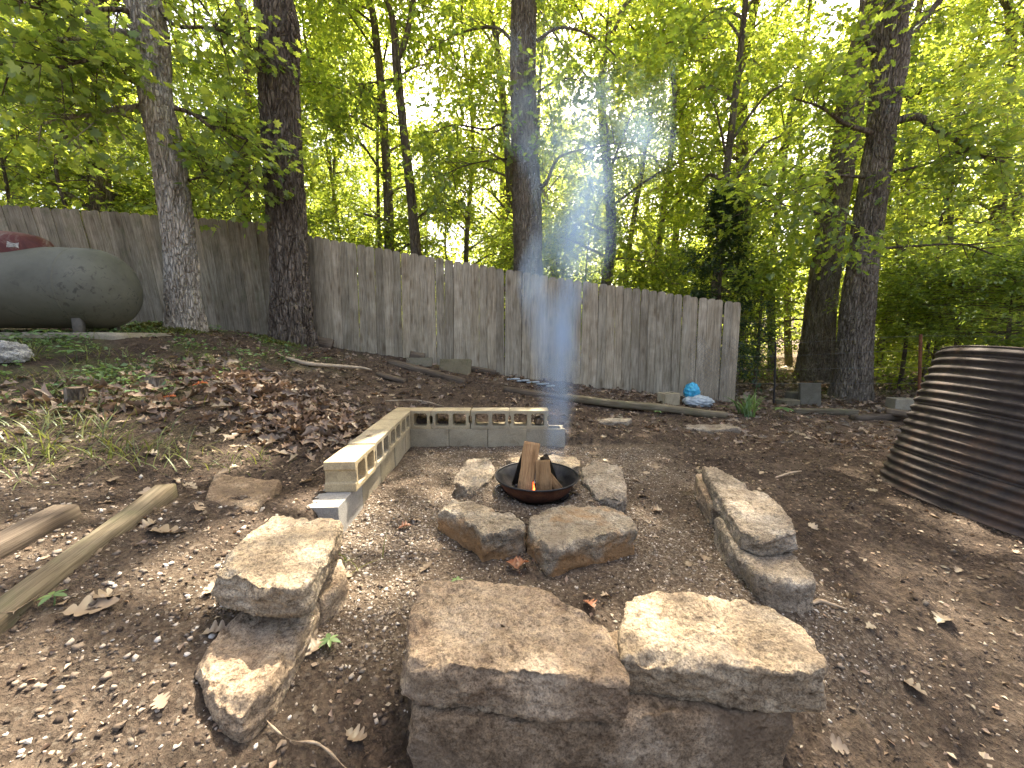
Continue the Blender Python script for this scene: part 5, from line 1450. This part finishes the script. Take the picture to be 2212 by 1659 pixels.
one_leaf(-1.45, 1.28, .11, 1.3, 'dead_pale', 'curled pale leaf on the dirt between timber and slab')
one_leaf(-1.62, 3.05, .17, .2, 'dead_pale', 'light tan oak leaf right of the leaf pile')
one_leaf(.01, 1.74, .10, 2.2, 'dead_red', 'curled rust-red leaf in front of the wedge stone', .03, curl=1.2)
one_leaf(.05, 1.73, .09, .9, 'dead_red', 'second rust-red leaf tangled with the curled one', .035, curl=1.0)
one_leaf(.32, 1.46, .08, 1.9, 'dead_red', 'small red-brown leaf between the two front slabs', .02, curl=.8)
one_leaf(-.64, 2.16, .08, .4, 'dead_red', 'small red leaf on the gravel left of the wedge stone', .02, curl=.9)
one_leaf(1.55, 2.85, .10, 2.6, 'dead_red', 'orange-brown leaf at the far end of the pitted slab')
one_leaf(2.9, 4.45, .17, .8, 'dead_pale', 'pale oak leaf on the soil near the strap-leaved plant')
one_leaf(1.95, 1.6, .11, .3, 'dead_pale', 'pale torn leaf on the bare soil right of the pitted slab bench')
one_leaf(1.62, 3.2, .11, 1.2, 'dead_pale', 'pale leaf above the far end of the pitted slab')
one_leaf(-2.75, 3.05, .11, 0, 'dead_orange', 'bright orange leaf below the leaf pile', .03)
one_leaf(-2.72, 3.32, .13, .5, 'dead_orange', 'bright orange leaf on the leaf pile', .06)
o = one_leaf(-1.085, 2.85, .06, .5, 'dead', 'small dark leaf lying on top of the side wall', .0, group=None); o.location.z = .38
# grass, seedlings, moss
def blades(name, n, cen, spread, hmin, hmax, mat, label, seed, w=.05, kind='stuff', bend=.6, dens=None):
    rng = np.random.default_rng(seed)
    cen = np.array(cen, float)
    i = rng.integers(0, len(cen), n)
    x = cen[i, 0] + rng.normal(size=n) * spread; y = cen[i, 1] + rng.normal(size=n) * spread
    if dens is not None:
        k = rng.random(n) < dens(x, y); x, y = x[k], y[k]; n = len(x)
    ts = np.linspace(0, 1, 6)
    T0 = np.vstack([np.column_stack([ts, w * (1 - ts ** 2) + .002, 0 * ts]), np.column_stack([ts, -w * (1 - ts ** 2) - .002, 0 * ts])])
    j = np.arange(5); Fq = np.stack([j, j + 1, 6 + j + 1, 6 + j], 1)
    T = np.repeat(T0[None], n, 0).copy()
    T[:, :, 2] -= (bend * (.4 + rng.random(n)))[:, None] * T[:, :, 0] ** 2
    X = rng.normal(size=(n, 3)) * np.array([.45, .45, 0]); X[:, 2] = 1
    N_ = X * np.array([-1, -1, 0]) * -1; N_[:, 2] = .3
    Vv, Ff, rd = scatter(T, [Fq], np.stack([x, y, hgt(x, y) - .005], 1), X, -N_, rng.uniform(hmin, hmax, n), rng.random(n))
    return Acc().add(Vv, Ff, rd)
rng = np.random.default_rng(77)
gc = [(-3.3 + rng.normal() * .9, 2.5 + rng.normal() * .45) for _ in range(40)] + [(-4.6 + rng.normal() * .9, 3.6 + rng.normal() * .5) for _ in range(40)]
o = obj('grass', blades('grass', 1700, gc, .10, .05, .17, None, '', 5, .022).data('grass'), M['grass']); tag(o, 'sparse green grass tufts on the left slope', 'grass', kind='stuff')
o = obj('long_grass', blades('long_grass', 170, [(-2.55, 2.12), (-2.35, 2.22), (-2.7, 2.25), (-2.2, 2.3), (-2.75, 1.98)], .13, .12, .26, None, '', 6, .014, bend=.9).data('long_grass'), M['grass']); tag(o, 'long pale green grass clump lit by sun at the left', 'grass', kind='stuff')
o = obj('forest_grass', blades('forest_grass', 3800, [(rng.uniform(4, 16), rng.uniform(7.6, 17)) for _ in range(160)], .3, .08, .25, None, '', 8, .025).data('forest_grass'), M['grass']); tag(o, 'low grass on the forest floor', 'grass', kind='stuff')
pl = empty('strap_leaf_plant', (3.50, 5.65, hb(3.50, 5.65))); tag(pl, 'clump of long green strap leaves at the right end of the fence', 'plant')
n = 46
for k in range(n):
    a = random.random() * 6.28; L = random.uniform(.28, .52); w = random.uniform(.009, .014); out = random.uniform(.1, .9)
    ts = np.linspace(0, 1, 9)
    hx = out * L * (ts ** 1.3); hz = L * (ts - .75 * out * ts ** 2.2)
    ww = w * np.sqrt(np.clip(1 - ts ** 3, 0, 1)) + .0008
    b0 = np.array([random.gauss(0, .05), random.gauss(0, .05), -.02])
    ca, sa = math.cos(a), math.sin(a)
    Vl = [b0 + np.array([hx[i] * ca - s_ * ww[i] * sa, hx[i] * sa + s_ * ww[i] * ca, hz[i] + (abs(s_) * .004)]) for i in range(9) for s_ in (-1, 0, 1)]
    obj('leaf', mesh_data('leaf', np.array(Vl), [grid_faces(3, 9)], True, {'rnd': np.full(27, random.random())}), M['strap'], pl)
# seedlings: small star-leaved weeds
def weed(x, y, s, nl, label, mat='strap', group='small green weeds'):
    root = empty('weed', (x, y, h1(x, y))); tag(root, label, 'weed', group)
    V, F = tube(np.array([(0, 0, 0, .003), (.005, 0, s * .4, .0025), (0, .004, s * .8, .002)]), 5, 5)
    obj('stem', mesh_data('stem', V, [F]), M[mat], root)
    for k in range(nl):
        a = 6.283 * k / nl + random.uniform(-.2, .2)
        T = fold_leaf([0, .2, .5, .8, 1], [.01, .16, .22, .12, .01])
        Vt = T[0] * s * random.uniform(.7, 1.0); ca, sa = math.cos(a), math.sin(a)
        Vr = np.stack([Vt[:, 0] * ca - Vt[:, 1] * sa, Vt[:, 0] * sa + Vt[:, 1] * ca, Vt[:, 2] + s * .8], 1)
        obj('leaf', mesh_data('leaf', Vr, T[1], True, {'rnd': np.full(len(Vr), random.random())}), M[mat], root)
weed(-4.72, 3.95, .16, 5, 'five-leaved weed in front of the tank pad')
weed(-1.57, 1.22, .05, 5, 'tiny seedling growing by the pale timber')
weed(-.66, 1.27, .045, 6, 'tiny weed on gravel beside the support stone')
weed(.82, .88, .06, 7, 'small pale weed right of the front bench base')
weed(2.0, 5.2, .09, 5, 'small seedling in front of the long timber')
weed(-.25, 1.62, .035, 5, 'tiny weed on gravel left of the red leaves')
weed(-3.95, 3.5, .13, 6, 'leafy weed beside the white rock')
weed(-3.2, 4.6, .10, 6, 'leafy weed on the slope below the pale oak')
weed(4.1, 5.75, .18, 7, 'leafy seedling right of the strap-leaved plant')
weed(-2.6, 5.4, .10, 5, 'leafy weed above the pale fallen branch')
weed(-3.62, 2.55, .10, 6, 'leafy weed in the grass at the left edge')
gcl = []
rng = np.random.default_rng(9)
n = 900
cx = rng.uniform(-6, -2.8, n); cyy = rng.uniform(2.3, 5.9, n)
kk = rng.random(n) < green_mask(cx, cyy)
pos = np.stack([cx[kk], cyy[kk]], 1); pos = np.repeat(pos, 7, 0) + rng.normal(size=(len(pos) * 7, 2)) * .05
P3 = np.column_stack([pos, hgt(pos[:, 0], pos[:, 1]) + rng.random(len(pos)) * .06 + .01])
Vv, Ff, rd = scatter(LEAF_FAR[0], LEAF_FAR[1], P3, rng.normal(size=P3.shape) * np.array([1, 1, .3]), np.array([0, 0, 1.]) + rng.normal(size=P3.shape) * .4, rng.uniform(.025, .06, len(P3)))
o = obj('ground_cover', Acc().add(Vv, Ff, rd).data('ground_cover'), M['strap']); tag(o, 'low green ground cover weeds on the left slope', 'ground cover', kind='stuff')
for (x, y, r, lb) in ((-4.62, 5.22, .32, 'yellow-green moss round the foot of the pale oak'), (-3.58, 6.0, .26, 'mossy patch at the foot of the big dark trunk')):
    rngm = np.random.default_rng(int(x * -100))
    n = 2600; a = rngm.random(n) * 6.28; q = r * (.55 + .5 * np.abs(rngm.normal(size=n)) * .6)
    px_, py_ = x + q * np.cos(a) * 1.2, y + q * np.sin(a) * .9
    P3 = np.column_stack([px_, py_, hgt(px_, py_) + rngm.random(n) * .05 * np.exp(-((q / r - .6) * 2) ** 2)])
    X = rngm.normal(size=(n, 3)) * .6 + np.array([0, 0, 1.])
    Vv, Ff, rd = scatter(LEAF_FAR[0], LEAF_FAR[1], P3, X, rngm.normal(size=(n, 3)), rngm.uniform(.015, .035, n))
    o = obj('moss', Acc().add(Vv, Ff, rd).data('moss'), M['moss']); tag(o, lb, 'moss', kind='stuff')

# ------------------------------------------------------------------ smoke
m, ns, ls = new_mat('smoke'); ns.remove(ns['Principled BSDF'])
tc = ns.new('ShaderNodeTexCoord'); sp = ns.new('ShaderNodeSeparateXYZ'); ls.new(tc.outputs['Object'], sp.inputs[0])
def mth(op, a, b_=None, c_=None):
    n_ = ns.new('ShaderNodeMath'); n_.operation = op
    for i, q in enumerate((a, b_, c_)):
        if q is None: continue
        if hasattr(q, 'is_linked'): ls.new(q, n_.inputs[i])
        else: n_.inputs[i].default_value = q
    return n_.outputs[0]
X_, Y_, Z_ = sp.outputs
mp = nd(ns, 'ShaderNodeMapping'); mp.inputs['Scale'].default_value = (1, 1, .45); ls.new(tc.outputs['Object'], mp.inputs[0])
w1 = nd(ns, 'ShaderNodeTexNoise', i_Scale=1.7, i_Detail=2.0, i_Roughness=.5); ls.new(mp.outputs[0], w1.inputs['Vector'])
sw = ns.new('ShaderNodeSeparateXYZ'); ls.new(w1.outputs['Color'], sw.inputs[0])
amp = mth('MULTIPLY', Z_, .7)
dx = mth('MULTIPLY', mth('SUBTRACT', sw.outputs[0], .5), amp); dy = mth('MULTIPLY', mth('SUBTRACT', sw.outputs[1], .5), amp)
xc = mth('MULTIPLY', mth('MULTIPLY', Z_, Z_), .035)
ddx = mth('ADD', mth('SUBTRACT', X_, xc), dx); ddy = mth('ADD', mth('SUBTRACT', Y_, mth('MULTIPLY', Z_, .16)), dy)
rad = mth('SQRT', mth('ADD', mth('MULTIPLY', ddx, ddx), mth('MULTIPLY', ddy, ddy)))
Rz = mth('ADD', mth('MULTIPLY', Z_, .17), .09)
fall = mth('SUBTRACT', 1.0, mth('DIVIDE', rad, Rz)); fall = mth('MAXIMUM', fall, 0.0)
n2 = nd(ns, 'ShaderNodeTexNoise', i_Scale=2.6, i_Detail=2.5, i_Roughness=.5, i_Distortion=.5); ls.new(mp.outputs[0], n2.inputs['Vector'])
wisp = mth('MAXIMUM', mth('MULTIPLY', mth('SUBTRACT', n2.outputs['Fac'], .40), 4.0), 0.0)
zf = nd(ns, 'ShaderNodeMapRange', i_1=2.8, i_2=1.0, i_3=.0, i_4=1.0); ls.new(Z_, zf.inputs[0])
zf0 = nd(ns, 'ShaderNodeMapRange', i_1=.0, i_2=.6, i_3=.8, i_4=1.0); ls.new(Z_, zf0.inputs[0])
dens = mth('MULTIPLY', mth('MULTIPLY', mth('MULTIPLY', fall, wisp), mth('MULTIPLY', zf.outputs[0], zf0.outputs[0])), 12.0)
pv = nd(ns, 'ShaderNodeVolumePrincipled', i_Anisotropy=.35); pv.inputs['Color'].default_value = (.48, .68, 1.0, 1)
ls.new(dens, pv.inputs['Density']); ls.new(pv.outputs[0], ns['Material Output'].inputs['Volume'])
V, F = tube(np.array([(.0, 0, 0, .12), (.02, .1, .6, .36), (.10, .22, 1.3, .62), (.27, .35, 2.1, .92), (.52, .46, 2.9, 1.15)]), 24, 24)
me = mesh_data('smoke', V, [F, np.arange(24)[None, ::-1], (np.arange(24) + 24 * 23)[None]], True); me.materials.append(m)
sm = obj('smoke', me); sm.location = (.29, 2.66, .24)
tag(sm, 'thin bluish smoke drifting up from the fire pan', 'smoke', kind='stuff')
